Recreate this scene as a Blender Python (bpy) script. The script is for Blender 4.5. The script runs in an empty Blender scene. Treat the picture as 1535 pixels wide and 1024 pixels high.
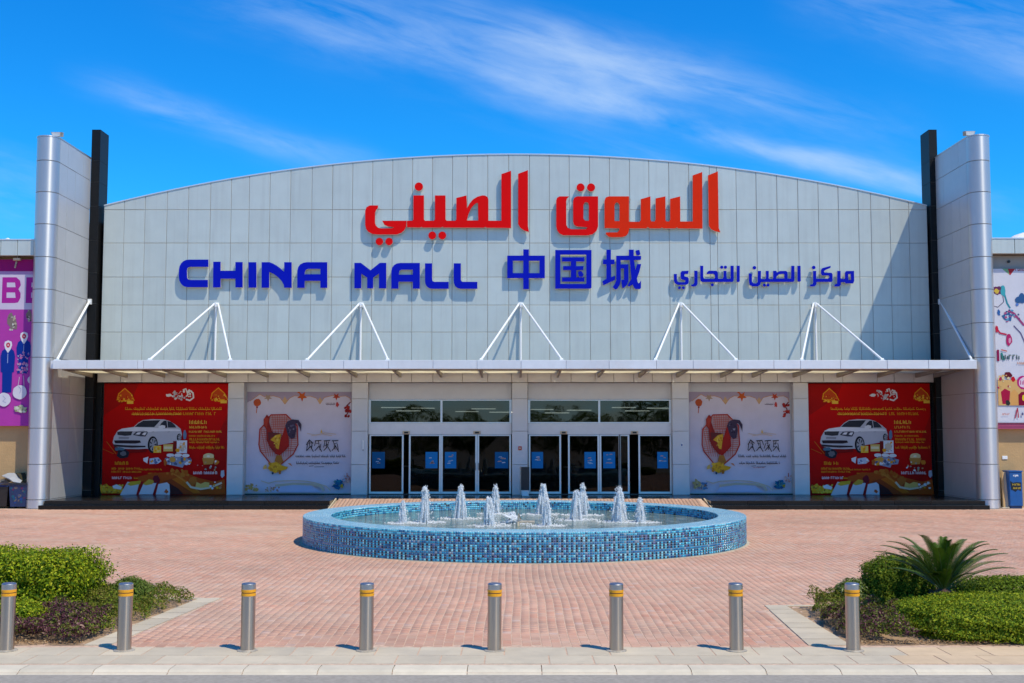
import bpy, bmesh, math, random
import numpy as np
from mathutils import Vector, Matrix
from mathutils.geometry import tessellate_polygon
random.seed(7); RNG = np.random.default_rng(11)
PI = math.pi
scene = bpy.context.scene
C = scene.collection

# ------------------------------------------------------------------ camera, sky, sun, exposure
F = 1750.0; CX = 767.5; CY = 512.0; HOR = 645.0; H = 3.2
P_ = math.atan((HOR - CY) / F); cp, sp = math.cos(P_), math.sin(P_)
cam = bpy.data.cameras.new('camera'); camo = bpy.data.objects.new('camera', cam); C.objects.link(camo)
camo.location = (0, 0, H); camo.rotation_euler = (PI / 2 + P_, 0, 0)
cam.sensor_width = 36; cam.lens = 36 * F / 1535; cam.clip_end = 2000; cam.clip_start = 0.1
scene.camera = camo
scene.view_settings.view_transform = 'Standard'; scene.view_settings.look = 'None'
scene.view_settings.exposure = 0.0; scene.view_settings.gamma = 1
scene.view_settings.use_curve_mapping = False
SUN = Vector((.42, -.41, .98)).normalized()          # towards the sun
SUN_EL = math.asin(SUN.z); SUN_AZ = math.atan2(SUN.x, SUN.y)
sun = bpy.data.lights.new('sun', 'SUN'); sun.energy = 4.2; sun.angle = math.radians(.53); sun.color = (1, .925, .74)
suno = bpy.data.objects.new('sun', sun); C.objects.link(suno)
suno.rotation_euler = (-SUN).to_track_quat('-Z', 'Y').to_euler(); suno.location = (30, -30, 60)

world = bpy.data.worlds.new('World'); scene.world = world; world.use_nodes = True
def build_world():
    nt = world.node_tree; N = nt.nodes; L = nt.links; N.clear()
    out = N.new('ShaderNodeOutputWorld'); bg = N.new('ShaderNodeBackground'); bg.inputs[1].default_value = .118
    sky = N.new('ShaderNodeTexSky'); sky.sky_type = 'NISHITA'; sky.sun_disc = False
    sky.sun_elevation = SUN_EL; sky.sun_rotation = SUN_AZ; sky.altitude = 0
    sky.air_density = 1.0; sky.dust_density = .25; sky.ozone_density = 3.0
    tc = N.new('ShaderNodeTexCoord'); sep = N.new('ShaderNodeSeparateXYZ'); L.new(tc.outputs['Generated'], sep.inputs[0])
    def M(op, a, b=None, c=None):
        n = N.new('ShaderNodeMath'); n.operation = op
        for i, v in enumerate((a, b, c)):
            if v is None: continue
            if isinstance(v, (int, float)): n.inputs[i].default_value = v
            else: L.new(v, n.inputs[i])
        return n.outputs[0]
    ay = M('MAXIMUM', M('ABSOLUTE', sep.outputs[1]), .15)
    u = M('DIVIDE', sep.outputs[0], ay); w = M('DIVIDE', sep.outputs[2], ay)
    s = M('SUBTRACT', u, M('MULTIPLY', w, .28)); t = M('ADD', w, M('MULTIPLY', u, .28))
    comb = N.new('ShaderNodeCombineXYZ'); L.new(s, comb.inputs[0]); L.new(t, comb.inputs[1]); L.new(sep.outputs[1], comb.inputs[2])
    def noise(sx, sy, scale, det, rough, dist, off=0):
        mp = N.new('ShaderNodeMapping'); mp.inputs['Scale'].default_value = (sx, sy, .3); mp.inputs['Location'].default_value = (off, off * .7, 0)
        L.new(comb.outputs[0], mp.inputs[0])
        n = N.new('ShaderNodeTexNoise'); n.inputs['Scale'].default_value = scale; n.inputs['Detail'].default_value = det
        n.inputs['Roughness'].default_value = rough; n.inputs['Distortion'].default_value = dist
        L.new(mp.outputs[0], n.inputs['Vector']); return n.outputs[0]
    n_f = noise(3.2, 17, 2.0, 9, .62, .35)              # filaments
    n_b = noise(2.0, 6, 2.2, 5, .55, .2, 3.1)           # broad clumps
    n_w = noise(1.5, 1.5, 3, 3, .5, 0, 9.0)             # bends the bands
    tb = M('ADD', t, M('MULTIPLY', M('SUBTRACT', n_w, .5), .06))
    def gauss(c, wd): 
        q = M('DIVIDE', M('SUBTRACT', tb, c), wd); return M('EXPONENT', M('MULTIPLY', M('MULTIPLY', q, q), -1.0))
    def win(a, b, soft):
        x = N.new('ShaderNodeMapRange'); x.interpolation_type = 'SMOOTHSTEP'
        x.inputs['From Min'].default_value = a - soft; x.inputs['From Max'].default_value = a + soft; L.new(u, x.inputs[0])
        y = N.new('ShaderNodeMapRange'); y.interpolation_type = 'SMOOTHSTEP'
        y.inputs['From Min'].default_value = b + soft; y.inputs['From Max'].default_value = b - soft; L.new(u, y.inputs[0])
        return M('MULTIPLY', x.outputs[0], y.outputs[0])
    bands = [(.312, .011, 2.0, win(.04, .40, .09)), (.325, .034, .62, win(-.28, .12, .09)), (.352, .024, .7, win(-.02, .30, .10)), (.462, .03, .8, win(.27, .9, .06)),
             (.192, .014, .34, win(-.36, -.12, .05)), (.085, .03, .5, win(-.8, -.40, .06)), (.268, .018, .38, win(.08, .36, .06)),
             (.55, .07, .5, win(-3, -.5, .3)), (.60, .09, .6, win(.5, 3, .3))]
    tot = None
    for c, wd, a, wn in bands:
        g = M('MULTIPLY', M('MULTIPLY', gauss(c, wd), a), wn); tot = g if tot is None else M('ADD', tot, g)
    fil = N.new('ShaderNodeMapRange'); fil.inputs['From Min'].default_value = .33; fil.inputs['From Max'].default_value = .74; L.new(n_f, fil.inputs[0])
    brd = N.new('ShaderNodeMapRange'); brd.inputs['From Min'].default_value = .30; brd.inputs['From Max'].default_value = .66; L.new(n_b, brd.inputs[0])
    cl = M('MULTIPLY', M('MULTIPLY', tot, fil.outputs[0]), brd.outputs[0])
    cl = M('MULTIPLY', M('SUBTRACT', 1.0, M('EXPONENT', M('MULTIPLY', cl, -1.7))), .72)
    hs = N.new('ShaderNodeHueSaturation'); hs.inputs['Saturation'].default_value = 1.40; hs.inputs['Value'].default_value = 1.2
    L.new(sky.outputs[0], hs.inputs['Color'])
    tn = N.new('ShaderNodeMix'); tn.data_type = 'RGBA'; tn.blend_type = 'MULTIPLY'; tn.inputs[0].default_value = 1; L.new(hs.outputs[0], tn.inputs[6])
    el = N.new('ShaderNodeMapRange'); el.interpolation_type = 'SMOOTHSTEP'; el.inputs['From Min'].default_value = -.02; el.inputs['From Max'].default_value = .20; L.new(sep.outputs[2], el.inputs[0])
    tc2 = N.new('ShaderNodeMix'); tc2.data_type = 'RGBA'; L.new(el.outputs[0], tc2.inputs[0]); tc2.inputs[6].default_value = (.62, .84, 1.25, 1); tc2.inputs[7].default_value = (.20, 1.06, 1.42, 1); L.new(tc2.outputs[2], tn.inputs[7])
    mx = N.new('ShaderNodeMix'); mx.data_type = 'RGBA'; L.new(cl, mx.inputs[0]); L.new(tn.outputs[2], mx.inputs[6])
    mx.inputs[7].default_value = (5.4, 6.8, 8.6, 1)
    L.new(mx.outputs[2], bg.inputs[0]); L.new(bg.outputs[0], out.inputs[0])
build_world()

# ------------------------------------------------------------------ measuring helpers: photo measurements -> metres
def W(px, py, Y):
    u = (px - CX) / F; v = (CY - py) / F; t = Y / (cp - v * sp)
    return Vector((u * t, Y, H + t * (sp + v * cp)))
def XP(px, py, Y): return W(px, py, Y).x
def ZP(py, Y): return W(CX, py, Y).z
def G(px, py, z=0.0):
    u = (px - CX) / F; v = (CY - py) / F; t = (z - H) / (sp + v * cp)
    return Vector((u * t, t * (cp - v * sp), z))

# ------------------------------------------------------------------ materials
def new_mat(name):
    m = bpy.data.materials.new(name); m.use_nodes = True
    return m, m.node_tree, m.node_tree.nodes, m.node_tree.links, m.node_tree.nodes['Principled BSDF']
def mat(name, col, rough=.5, metal=0, var=.08, scale=3.0, rnd=0.0, bump=0.0, bscale=60, attr=None, spec=None, streak=0, stain=None, dirt=0.0, dirtcol=(.2, .15, .1), coat=0, stretch=(1, 1, 1)):
    m, nt, N, L, b = new_mat(name)
    b.inputs['Roughness'].default_value = rough; b.inputs['Metallic'].default_value = metal
    if spec is not None: b.inputs['Specular IOR Level'].default_value = spec
    if coat: b.inputs['Coat Weight'].default_value = coat; b.inputs['Coat Roughness'].default_value = .08
    geo = N.new('ShaderNodeNewGeometry')
    mp = N.new('ShaderNodeMapping'); mp.inputs['Scale'].default_value = stretch; L.new(geo.outputs['Position'], mp.inputs[0])
    n = N.new('ShaderNodeTexNoise'); n.inputs['Scale'].default_value = scale; n.inputs['Detail'].default_value = 6; n.inputs['Roughness'].default_value = .6
    L.new(mp.outputs[0], n.inputs['Vector'])
    mr = N.new('ShaderNodeMapRange'); mr.inputs['From Min'].default_value = .25; mr.inputs['From Max'].default_value = .75
    mr.inputs['To Min'].default_value = 1 - var; mr.inputs['To Max'].default_value = 1 + var; L.new(n.outputs[0], mr.inputs[0])
    val = mr.outputs[0]
    if rnd:
        oi = N.new('ShaderNodeObjectInfo'); r = N.new('ShaderNodeMapRange'); r.inputs['To Min'].default_value = 1 - rnd; r.inputs['To Max'].default_value = 1 + rnd
        L.new(oi.outputs['Random'], r.inputs[0]); mm = N.new('ShaderNodeMath'); mm.operation = 'MULTIPLY'; L.new(val, mm.inputs[0]); L.new(r.outputs[0], mm.inputs[1]); val = mm.outputs[0]
    vm = N.new('ShaderNodeVectorMath'); vm.operation = 'SCALE'; L.new(val, vm.inputs['Scale'])
    if attr:
        at = N.new('ShaderNodeAttribute'); at.attribute_name = attr; L.new(at.outputs['Color'], vm.inputs[0])
    else: vm.inputs[0].default_value = col[:3]
    colout = vm.outputs[0]
    if dirt:
        n2 = N.new('ShaderNodeTexNoise'); n2.inputs['Scale'].default_value = .55; n2.inputs['Detail'].default_value = 8; n2.inputs['Roughness'].default_value = .65
        L.new(geo.outputs['Position'], n2.inputs['Vector'])
        d = N.new('ShaderNodeMapRange'); d.inputs['From Min'].default_value = .5; d.inputs['From Max'].default_value = .78; d.inputs['To Max'].default_value = dirt
        L.new(n2.outputs[0], d.inputs[0]); mx = N.new('ShaderNodeMix'); mx.data_type = 'RGBA'; L.new(d.outputs[0], mx.inputs[0]); L.new(colout, mx.inputs[6])
        mx.inputs[7].default_value = (*dirtcol, 1); colout = mx.outputs[2]
    def overlay(colout, sc, stretch_, lo, hi, amt, c, det=7, dist=0):
        mp2 = N.new('ShaderNodeMapping'); mp2.inputs['Scale'].default_value = stretch_; L.new(geo.outputs['Position'], mp2.inputs[0])
        n3 = N.new('ShaderNodeTexNoise'); n3.inputs['Scale'].default_value = sc; n3.inputs['Detail'].default_value = det; n3.inputs['Roughness'].default_value = .62; n3.inputs['Distortion'].default_value = dist
        L.new(mp2.outputs[0], n3.inputs['Vector'])
        d = N.new('ShaderNodeMapRange'); d.inputs['From Min'].default_value = lo; d.inputs['From Max'].default_value = hi; d.inputs['To Max'].default_value = amt
        L.new(n3.outputs[0], d.inputs[0]); mx = N.new('ShaderNodeMix'); mx.data_type = 'RGBA'; L.new(d.outputs[0], mx.inputs[0]); L.new(colout, mx.inputs[6]); mx.inputs[7].default_value = (*c, 1); return mx.outputs[2]
    if streak:
        colout = overlay(colout, 1.0, (5, 1, .22), .50, .80, streak, (.30, .28, .25)); colout = overlay(colout, 1.0, (14, 1, .5), .58, .85, streak * .8, (.36, .31, .26))
    if stain:
        colout = overlay(colout, .30, (1, 1, 1), .52, .70, .45, stain[0], 8, .6); colout = overlay(colout, 1.1, (1, 1, 1), .60, .74, .5, stain[1], 6, .3); colout = overlay(colout, .16, (1, 1.6, 1), .5, .72, .5, stain[2], 8, .8)
    L.new(colout, b.inputs['Base Color'])
    if bump:
        nb = N.new('ShaderNodeTexNoise'); nb.inputs['Scale'].default_value = bscale; nb.inputs['Detail'].default_value = 3; L.new(geo.outputs['Position'], nb.inputs['Vector'])
        bp = N.new('ShaderNodeBump'); bp.inputs['Strength'].default_value = bump; bp.inputs['Distance'].default_value = .02
        L.new(nb.outputs[0], bp.inputs['Height']); L.new(bp.outputs[0], b.inputs['Normal'])
    return m
def leaf_mat(name, attr='col', trans=.22, rough=.6):
    m, nt, N, L, b = new_mat(name)
    at = N.new('ShaderNodeAttribute'); at.attribute_name = attr
    L.new(at.outputs['Color'], b.inputs['Base Color']); b.inputs['Roughness'].default_value = rough; b.inputs['Specular IOR Level'].default_value = .12
    tr = N.new('ShaderNodeBsdfTranslucent'); hs = N.new('ShaderNodeHueSaturation'); hs.inputs['Hue'].default_value = .485; hs.inputs['Value'].default_value = 1.5
    L.new(at.outputs['Color'], hs.inputs['Color']); L.new(hs.outputs[0], tr.inputs[0])
    mx = N.new('ShaderNodeMixShader'); mx.inputs[0].default_value = trans; L.new(b.outputs[0], mx.inputs[1]); L.new(tr.outputs[0], mx.inputs[2])
    L.new(mx.outputs[0], N['Material Output'].inputs[0]); return m

M = {}
M['panel'] = mat('silver_panel', (.555, .585, .535), .42, .25, .05, 1.2, rnd=.03, streak=.22, dirt=.12, dirtcol=(.40, .41, .42))
M['panel_dark'] = mat('panel_joint_backing', (.34, .305, .275), .8)
M['pier'] = mat('pier_panel', (.62, .615, .62), .45, .2, .04, 2, rnd=.04, dirt=.15, dirtcol=(.42, .38, .34))
M['side'] = mat('aluminium_side_cladding', (.56, .55, .54), .45, .35, .04, 1.5, rnd=.03, dirt=.10, dirtcol=(.45, .42, .40))
M['nose'] = mat('brushed_aluminium_cladding', (.62, .605, .59), .40, .8, .04, 1.5, rnd=.03, dirt=.10, dirtcol=(.45, .42, .40), stretch=(1, 1, .3))
M['black_clad'] = mat('black_gloss_cladding', (.008, .0075, .0075), .45, 0, .2, 4, rnd=.15, spec=.25)
M['granite'] = mat('black_granite', (.009, .009, .009), .22, 0, .5, 30, rnd=.3, dirt=.15, dirtcol=(.03, .027, .024), spec=.3)
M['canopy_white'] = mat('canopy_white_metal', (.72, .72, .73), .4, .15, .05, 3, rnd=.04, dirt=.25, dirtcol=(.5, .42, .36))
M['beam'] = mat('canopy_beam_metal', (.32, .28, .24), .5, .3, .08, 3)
M['rod'] = mat('white_rod_paint', (.82, .82, .8), .4, 0, .05, 5, dirt=.1)
M['frame'] = mat('aluminium_frame', (.72, .73, .74), .35, .5, .04, 6)
M['dark_frame'] = mat('dark_door_stile', (.05, .055, .055), .4, .3)
M['blue_face'] = mat('blue_letter_face', (.0, .006, .40), .5, 0, .04, 2, spec=.12)
M['red_face'] = mat('red_letter_face', (.70, .0, .0), .5, 0, .05, 1, spec=.12)
M['red_orange'] = mat('orange_red_letter_face', (.70, .022, .0), .5, 0, .08, 1, spec=.12)  # slightly more orange red for some right-hand letters
M['letter_side'] = mat('letter_return_metal', (.62, .58, .55), .4, .2)
M['steel'] = mat('brushed_stainless_steel', (.50, .41, .33), .30, .97, .06, 18, stretch=(1, 1, .12))
def brushed(m, aniso, rot):
    nt = m.node_tree; b = nt.nodes['Principled BSDF']; b.inputs['Anisotropic'].default_value = aniso; b.inputs['Anisotropic Rotation'].default_value = rot
    t = nt.nodes.new('ShaderNodeTangent'); t.direction_type = 'RADIAL'; t.axis = 'Z'; nt.links.new(t.outputs[0], b.inputs['Tangent'])
brushed(M['steel'], .9, .25); brushed(M['nose'], .75, .25)
M['steel_cap'] = mat('bollard_cap_steel', (.45, .44, .43), .38, .95)
M['yellow'] = mat('yellow_reflective_tape', (.85, .36, .008), .45, 0, .05, 10)
M['tan'] = mat('tan_render', (.50, .32, .145), .9, 0, .12, 2.2, bump=.5, bscale=14, dirt=.35, dirtcol=(.30, .2, .11))
M['print'] = mat('printed_vinyl', (1, 1, 1), .55, 0, .06, 1.5, attr='col', spec=.1)
M['soil'] = mat('dry_sandy_soil', (.36, .23, .13), .95, 0, .35, 9, bump=.8, bscale=40)
M['kerbstone'] = mat('pale_concrete_slab', (.54, .45, .32), .85, 0, .10, 2.5, rnd=.09, bump=.4, bscale=45, dirt=.5, dirtcol=(.30, .26, .21))
M['kerbwhite'] = mat('whitewashed_kerb', (.62, .53, .39), .85, 0, .12, 3, rnd=.08, bump=.4, bscale=45, dirt=.45, dirtcol=(.46, .37, .27))
M['tanslab'] = mat('tan_pavement_slab', (.60, .43, .26), .88, 0, .12, 3, rnd=.09, bump=.4, bscale=45, dirt=.4, dirtcol=(.33, .25, .18))
M['asphalt'] = mat('worn_grey_asphalt', (.37, .32, .26), .9, 0, .2, 14, bump=.7, bscale=120, dirt=.4, dirtcol=(.27, .24, .21))
M['sand'] = mat('open_ground', (.38, .29, .20), .95, 0, .2, .4)
M['grout'] = mat('mosaic_grout', (.36, .44, .48), .8, 0, .2, 20)
M['tile'] = mat('glazed_mosaic_tile', (1, 1, 1), .18, 0, .10, 8, attr='col', coat=.4)
M['brick'] = mat('pink_paver', (1, 1, 1), .85, 0, .13, 2.0, stain=((.34, .22, .155), (.26, .18, .13), (.62, .45, .32)), attr='col', bump=.35, bscale=70, dirt=.4, dirtcol=(.44, .29, .21))
M['joint'] = mat('sand_joint', (.56, .38, .265), .95, 0, .3, 14, bump=.3)
M['paper'] = mat('blue_notice_paper', (.015, .15, .42), .6, 0, .1, 8)
M['black'] = mat('black_plastic', (.015, .015, .016), .4, 0, .2)
M['dkblue'] = mat('dark_blue_plastic', (.01, .03, .10), .45, 0, .3, 5)
M['binblue'] = mat('blue_paint', (.006, .09, .30), .4, 0, .15, 5)
M['cream'] = mat('cream_board', (.62, .5, .34), .7, 0, .12, 5, dirt=.4)
M['grey'] = mat('grey_plastic', (.33, .34, .35), .5, 0, .12, 5, dirt=.2)
M['white'] = mat('white_plastic', (.78, .78, .76), .45, 0, .04, 5)
M['redp'] = mat('red_plastic', (.5, .03, .02), .4)
M['rust'] = mat('rusty_lamp_metal', (.42, .36, .28), .6, .3, .4, 12)
M['trunk'] = mat('cycad_trunk', (.09, .05, .03), .95, 0, .4, 30, bump=1, bscale=60)
M['twig'] = mat('hedge_twig', (.035, .03, .012), .95, 0, .3, 20)
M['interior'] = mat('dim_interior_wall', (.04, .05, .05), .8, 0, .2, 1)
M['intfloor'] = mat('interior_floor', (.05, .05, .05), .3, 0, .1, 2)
M['leaf'] = leaf_mat('leaf'); M['frond'] = leaf_mat('frond', trans=.15, rough=.35)

def glass_mat(name, tint, refl, rough=.02):
    m, nt, N, L, b = new_mat(name); N.remove(b)
    tr = N.new('ShaderNodeBsdfTransparent'); tr.inputs[0].default_value = (*tint, 1)
    gl = N.new('ShaderNodeBsdfGlossy'); gl.inputs['Roughness'].default_value = rough
    geo = N.new('ShaderNodeNewGeometry'); nz = N.new('ShaderNodeTexNoise'); nz.inputs['Scale'].default_value = .9; nz.inputs['Detail'].default_value = 1
    L.new(geo.outputs['Position'], nz.inputs['Vector'])
    bp = N.new('ShaderNodeBump'); bp.inputs['Strength'].default_value = .12; bp.inputs['Distance'].default_value = .05; L.new(nz.outputs[0], bp.inputs['Height']); L.new(bp.outputs[0], gl.inputs['Normal'])
    fr = N.new('ShaderNodeFresnel'); fr.inputs[0].default_value = 1.5 if refl > .01 else 1.28
    ad = N.new('ShaderNodeMath'); ad.operation = 'MULTIPLY_ADD'; ad.inputs[1].default_value = 1.0; ad.inputs[2].default_value = refl; L.new(fr.outputs[0], ad.inputs[0])
    mx = N.new('ShaderNodeMixShader'); L.new(ad.outputs[0], mx.inputs[0]); L.new(tr.outputs[0], mx.inputs[1]); L.new(gl.outputs[0], mx.inputs[2])
    L.new(mx.outputs[0], N['Material Output'].inputs[0]); return m
M['glass'] = glass_mat('tinted_door_glass', (.22, .27, .27), .007)
M['glass_top'] = glass_mat('tinted_transom_glass', (.26, .29, .30), .045)
def acrylic():
    m, nt, N, L, b = new_mat('cream_roof_sheet'); b.inputs['Base Color'].default_value = (.78, .72, .60, 1); b.inputs['Roughness'].default_value = .5
    tr = N.new('ShaderNodeBsdfTranslucent'); tr.inputs[0].default_value = (.95, .88, .70, 1)
    geo = N.new('ShaderNodeNewGeometry'); nz = N.new('ShaderNodeTexNoise'); nz.inputs['Scale'].default_value = 1.3; nz.inputs['Detail'].default_value = 6; L.new(geo.outputs['Position'], nz.inputs['Vector'])
    mr = N.new('ShaderNodeMapRange'); mr.inputs['From Min'].default_value = .35; mr.inputs['From Max'].default_value = .7; mr.inputs['To Min'].default_value = .8; mr.inputs['To Max'].default_value = .5; L.new(nz.outputs[0], mr.inputs[0])
    mx = N.new('ShaderNodeMixShader'); L.new(mr.outputs[0], mx.inputs[0]); L.new(b.outputs[0], mx.inputs[1]); L.new(tr.outputs[0], mx.inputs[2]); L.new(mx.outputs[0], N['Material Output'].inputs[0]); return m
M['acrylic'] = acrylic()
def water_mat():
    m, nt, N, L, b = new_mat('pool_water'); b.inputs['Base Color'].default_value = (.035, .085, .085, 1); b.inputs['Roughness'].default_value = .06; b.inputs['IOR'].default_value = 1.33
    geo = N.new('ShaderNodeNewGeometry'); n = N.new('ShaderNodeTexNoise'); n.inputs['Scale'].default_value = 5.5; n.inputs['Detail'].default_value = 5; n.inputs['Distortion'].default_value = .6
    L.new(geo.outputs['Position'], n.inputs['Vector']); bp = N.new('ShaderNodeBump'); bp.inputs['Strength'].default_value = .9; bp.inputs['Distance'].default_value = .06
    L.new(n.outputs[0], bp.inputs['Height']); L.new(bp.outputs[0], b.inputs['Normal'])
    n2 = N.new('ShaderNodeTexNoise'); n2.inputs['Scale'].default_value = 2.2; n2.inputs['Detail'].default_value = 6; L.new(geo.outputs['Position'], n2.inputs['Vector'])
    cr = N.new('ShaderNodeValToRGB'); cr.color_ramp.elements[0].position = .35; cr.color_ramp.elements[0].color = (.06, .11, .09, 1); cr.color_ramp.elements[1].position = .72; cr.color_ramp.elements[1].color = (.26, .31, .25, 1)
    L.new(n2.outputs[0], cr.inputs[0]); L.new(cr.outputs[0], b.inputs['Base Color']); return m
M['water'] = water_mat()
def foam_mat():
    m, nt, N, L, b = new_mat('white_water_spray'); b.inputs['Base Color'].default_value = (.97, .97, .96, 1); b.inputs['Roughness'].default_value = .3
    tr = N.new('ShaderNodeBsdfTransparent'); tl = N.new('ShaderNodeBsdfTranslucent'); tl.inputs[0].default_value = (.9, .93, .95, 1)
    m1 = N.new('ShaderNodeMixShader'); m1.inputs[0].default_value = .4; L.new(b.outputs[0], m1.inputs[1]); L.new(tl.outputs[0], m1.inputs[2])
    geo = N.new('ShaderNodeNewGeometry'); nz = N.new('ShaderNodeTexNoise'); nz.inputs['Scale'].default_value = 22; L.new(geo.outputs['Position'], nz.inputs['Vector'])
    mr = N.new('ShaderNodeMapRange'); mr.inputs['From Min'].default_value = .35; mr.inputs['From Max'].default_value = .65; mr.inputs['To Min'].default_value = .0; mr.inputs['To Max'].default_value = .55; L.new(nz.outputs[0], mr.inputs[0])
    m2 = N.new('ShaderNodeMixShader'); L.new(mr.outputs[0], m2.inputs[0]); L.new(m1.outputs[0], m2.inputs[1]); L.new(tr.outputs[0], m2.inputs[2])
    L.new(m2.outputs[0], N['Material Output'].inputs[0]); return m
M['spray'] = foam_mat()
def emit_mat(name, col, s):
    m, nt, N, L, b = new_mat(name); b.inputs['Emission Color'].default_value = (*col, 1); b.inputs['Emission Strength'].default_value = s; return m
M['tube'] = emit_mat('fluorescent_tube', (1, .93, .75), 2.6)

# ------------------------------------------------------------------ object helpers
def link(name, me, parent=None):
    o = bpy.data.objects.new(name, me); C.objects.link(o)
    if parent is not None: o.parent = parent
    return o
def tag(o, label=None, cat=None, group=None, kind=None):
    if label: o['label'] = label
    if cat: o['category'] = cat
    if group: o['group'] = group
    if kind: o['kind'] = kind
    return o
def thing(name, label, cat, loc=(0, 0, 0), group=None):
    o = link(name, None); o.location = loc; tag(o, label, cat, group); return o
def attach(o, parent):          # parent in place, keeping the world-space mesh where it is
    o.parent = parent; o.matrix_parent_inverse = Matrix.Translation(-Vector(parent.location)) if parent.parent is None else Matrix.Identity(4)
    return o
class MB:
    def __init__(s): s.v = []; s.f = []; s.c = []; s.m = []; s.cc = None; s.mi = 0
    def face(s, pts):
        n = len(s.v); s.v += [tuple(p) for p in pts]; s.f.append(tuple(range(n, n + len(pts)))); s.m.append(s.mi)
        if s.cc: s.c += [s.cc] * len(pts)
    def raw(s, vs, fs):
        n = len(s.v); s.v += [tuple(p) for p in vs]; s.f += [tuple(i + n for i in f) for f in fs]; s.m += [s.mi] * len(fs)
        if s.cc: s.c += [s.cc] * len(vs)
    def box(s, a, b, bev=0):
        x0, y0, z0 = a; x1, y1, z1 = b
        if bev:
            e = bev; vs = []
            for z, k in ((z0, 0), (z0, 1)): pass
            # front-chamfered box (front = low y)
            vs = [(x0 + e, y0, z0 + e), (x1 - e, y0, z0 + e), (x1 - e, y0, z1 - e), (x0 + e, y0, z1 - e),
                  (x0, y0 + e, z0), (x1, y0 + e, z0), (x1, y0 + e, z1), (x0, y0 + e, z1),
                  (x0, y1, z0), (x1, y1, z0), (x1, y1, z1), (x0, y1, z1)]
            fs = [(0, 1, 2, 3), (0, 4, 5, 1), (1, 5, 6, 2), (2, 6, 7, 3), (3, 7, 4, 0), (4, 8, 9, 5), (5, 9, 10, 6), (6, 10, 11, 7), (7, 11, 8, 4), (8, 11, 10, 9)]
            s.raw(vs, fs); return s
        vs = [(x0, y0, z0), (x1, y0, z0), (x1, y1, z0), (x0, y1, z0), (x0, y0, z1), (x1, y0, z1), (x1, y1, z1), (x0, y1, z1)]
        s.raw(vs, [(0, 3, 2, 1), (4, 5, 6, 7), (0, 1, 5, 4), (1, 2, 6, 5), (2, 3, 7, 6), (3, 0, 4, 7)]); return s
    def hexa(s, p):   # 8 points: bottom 4 ccw, top 4 ccw
        s.raw(p, [(0, 3, 2, 1), (4, 5, 6, 7), (0, 1, 5, 4), (1, 2, 6, 5), (2, 3, 7, 6), (3, 0, 4, 7)]); return s
    def tube(s, a, b, r, r2=None, n=10, cap=True):
        a = Vector(a); b = Vector(b); r2 = r if r2 is None else r2; d = (b - a).normalized()
        e = d.orthogonal().normalized(); g = d.cross(e)
        vs = []; fs = []
        for p, rr in ((a, r), (b, r2)):
            for k in range(n):
                t = 2 * PI * k / n; vs.append(p + (e * math.cos(t) + g * math.sin(t)) * rr)
        for k in range(n): fs.append((k, (k + 1) % n, n + (k + 1) % n, n + k))
        if cap: fs.append(tuple(range(n - 1, -1, -1))); fs.append(tuple(range(n, 2 * n)))
        s.raw(vs, fs); return s
    def lathe(s, prof, c=(0, 0, 0), n=32, cap=True):
        vs = []; fs = []; m = len(prof)
        for k in range(n):
            t = 2 * PI * k / n
            for r, z in prof: vs.append((c[0] + r * math.cos(t), c[1] + r * math.sin(t), c[2] + z))
        for k in range(n):
            for j in range(m - 1):
                a = k * m + j; b = ((k + 1) % n) * m + j; fs.append((a, b, b + 1, a + 1))
        s.raw(vs, fs); return s
    def build(s, name, material, parent=None, smooth=False, sharp=None):
        me = bpy.data.meshes.new(name); me.from_pydata(s.v, [], s.f)
        ms = material if isinstance(material, (list, tuple)) else [material]
        for q in ms: me.materials.append(q)
        if len(ms) > 1: me.polygons.foreach_set('material_index', s.m)
        if s.c:
            ca = me.color_attributes.new('col', 'FLOAT_COLOR', 'POINT')
            arr = np.ones((len(s.v), 4), np.float32); arr[:, :3] = np.array(s.c, np.float32)[:, :3]; ca.data.foreach_set('color', arr.ravel())
        if smooth: me.polygons.foreach_set('use_smooth', [True] * len(me.polygons))
        me.update(); o = link(name, me)
        if smooth and sharp: me.set_sharp_from_angle(angle=math.radians(sharp))
        if parent is not None: attach(o, parent)
        return o
def npmesh(name, V, Q, material, col=None, parent=None, kind=None):
    me = bpy.data.meshes.new(name); nv = len(V); nq = len(Q); k = Q.shape[1]
    me.vertices.add(nv); me.vertices.foreach_set('co', V.astype(np.float32).ravel())
    me.loops.add(nq * k); me.loops.foreach_set('vertex_index', Q.astype(np.int32).ravel())
    me.polygons.add(nq); me.polygons.foreach_set('loop_start', np.arange(0, nq * k, k, dtype=np.int32))
    me.update(calc_edges=True); me.materials.append(material)
    if col is not None:
        ca = me.color_attributes.new('col', 'FLOAT_COLOR', 'POINT'); a = np.ones((nv, 4), np.float32); a[:, :3] = col; ca.data.foreach_set('color', a.ravel())
    o = link(name, me)
    if parent is not None: attach(o, parent)
    if kind: o['kind'] = kind
    return o
def copy_to(o, loc, parent=None):
    c = o.copy(); C.objects.link(c); c.location = loc; return c
def copy_tree(o):
    c = o.copy(); C.objects.link(c)
    for ch in list(o.children):
        d = ch.copy(); C.objects.link(d); d.parent = c; d.matrix_parent_inverse = ch.matrix_parent_inverse.copy()
        for g in list(ch.children):
            e = g.copy(); C.objects.link(e); e.parent = d; e.matrix_parent_inverse = g.matrix_parent_inverse.copy()
    return c

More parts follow.
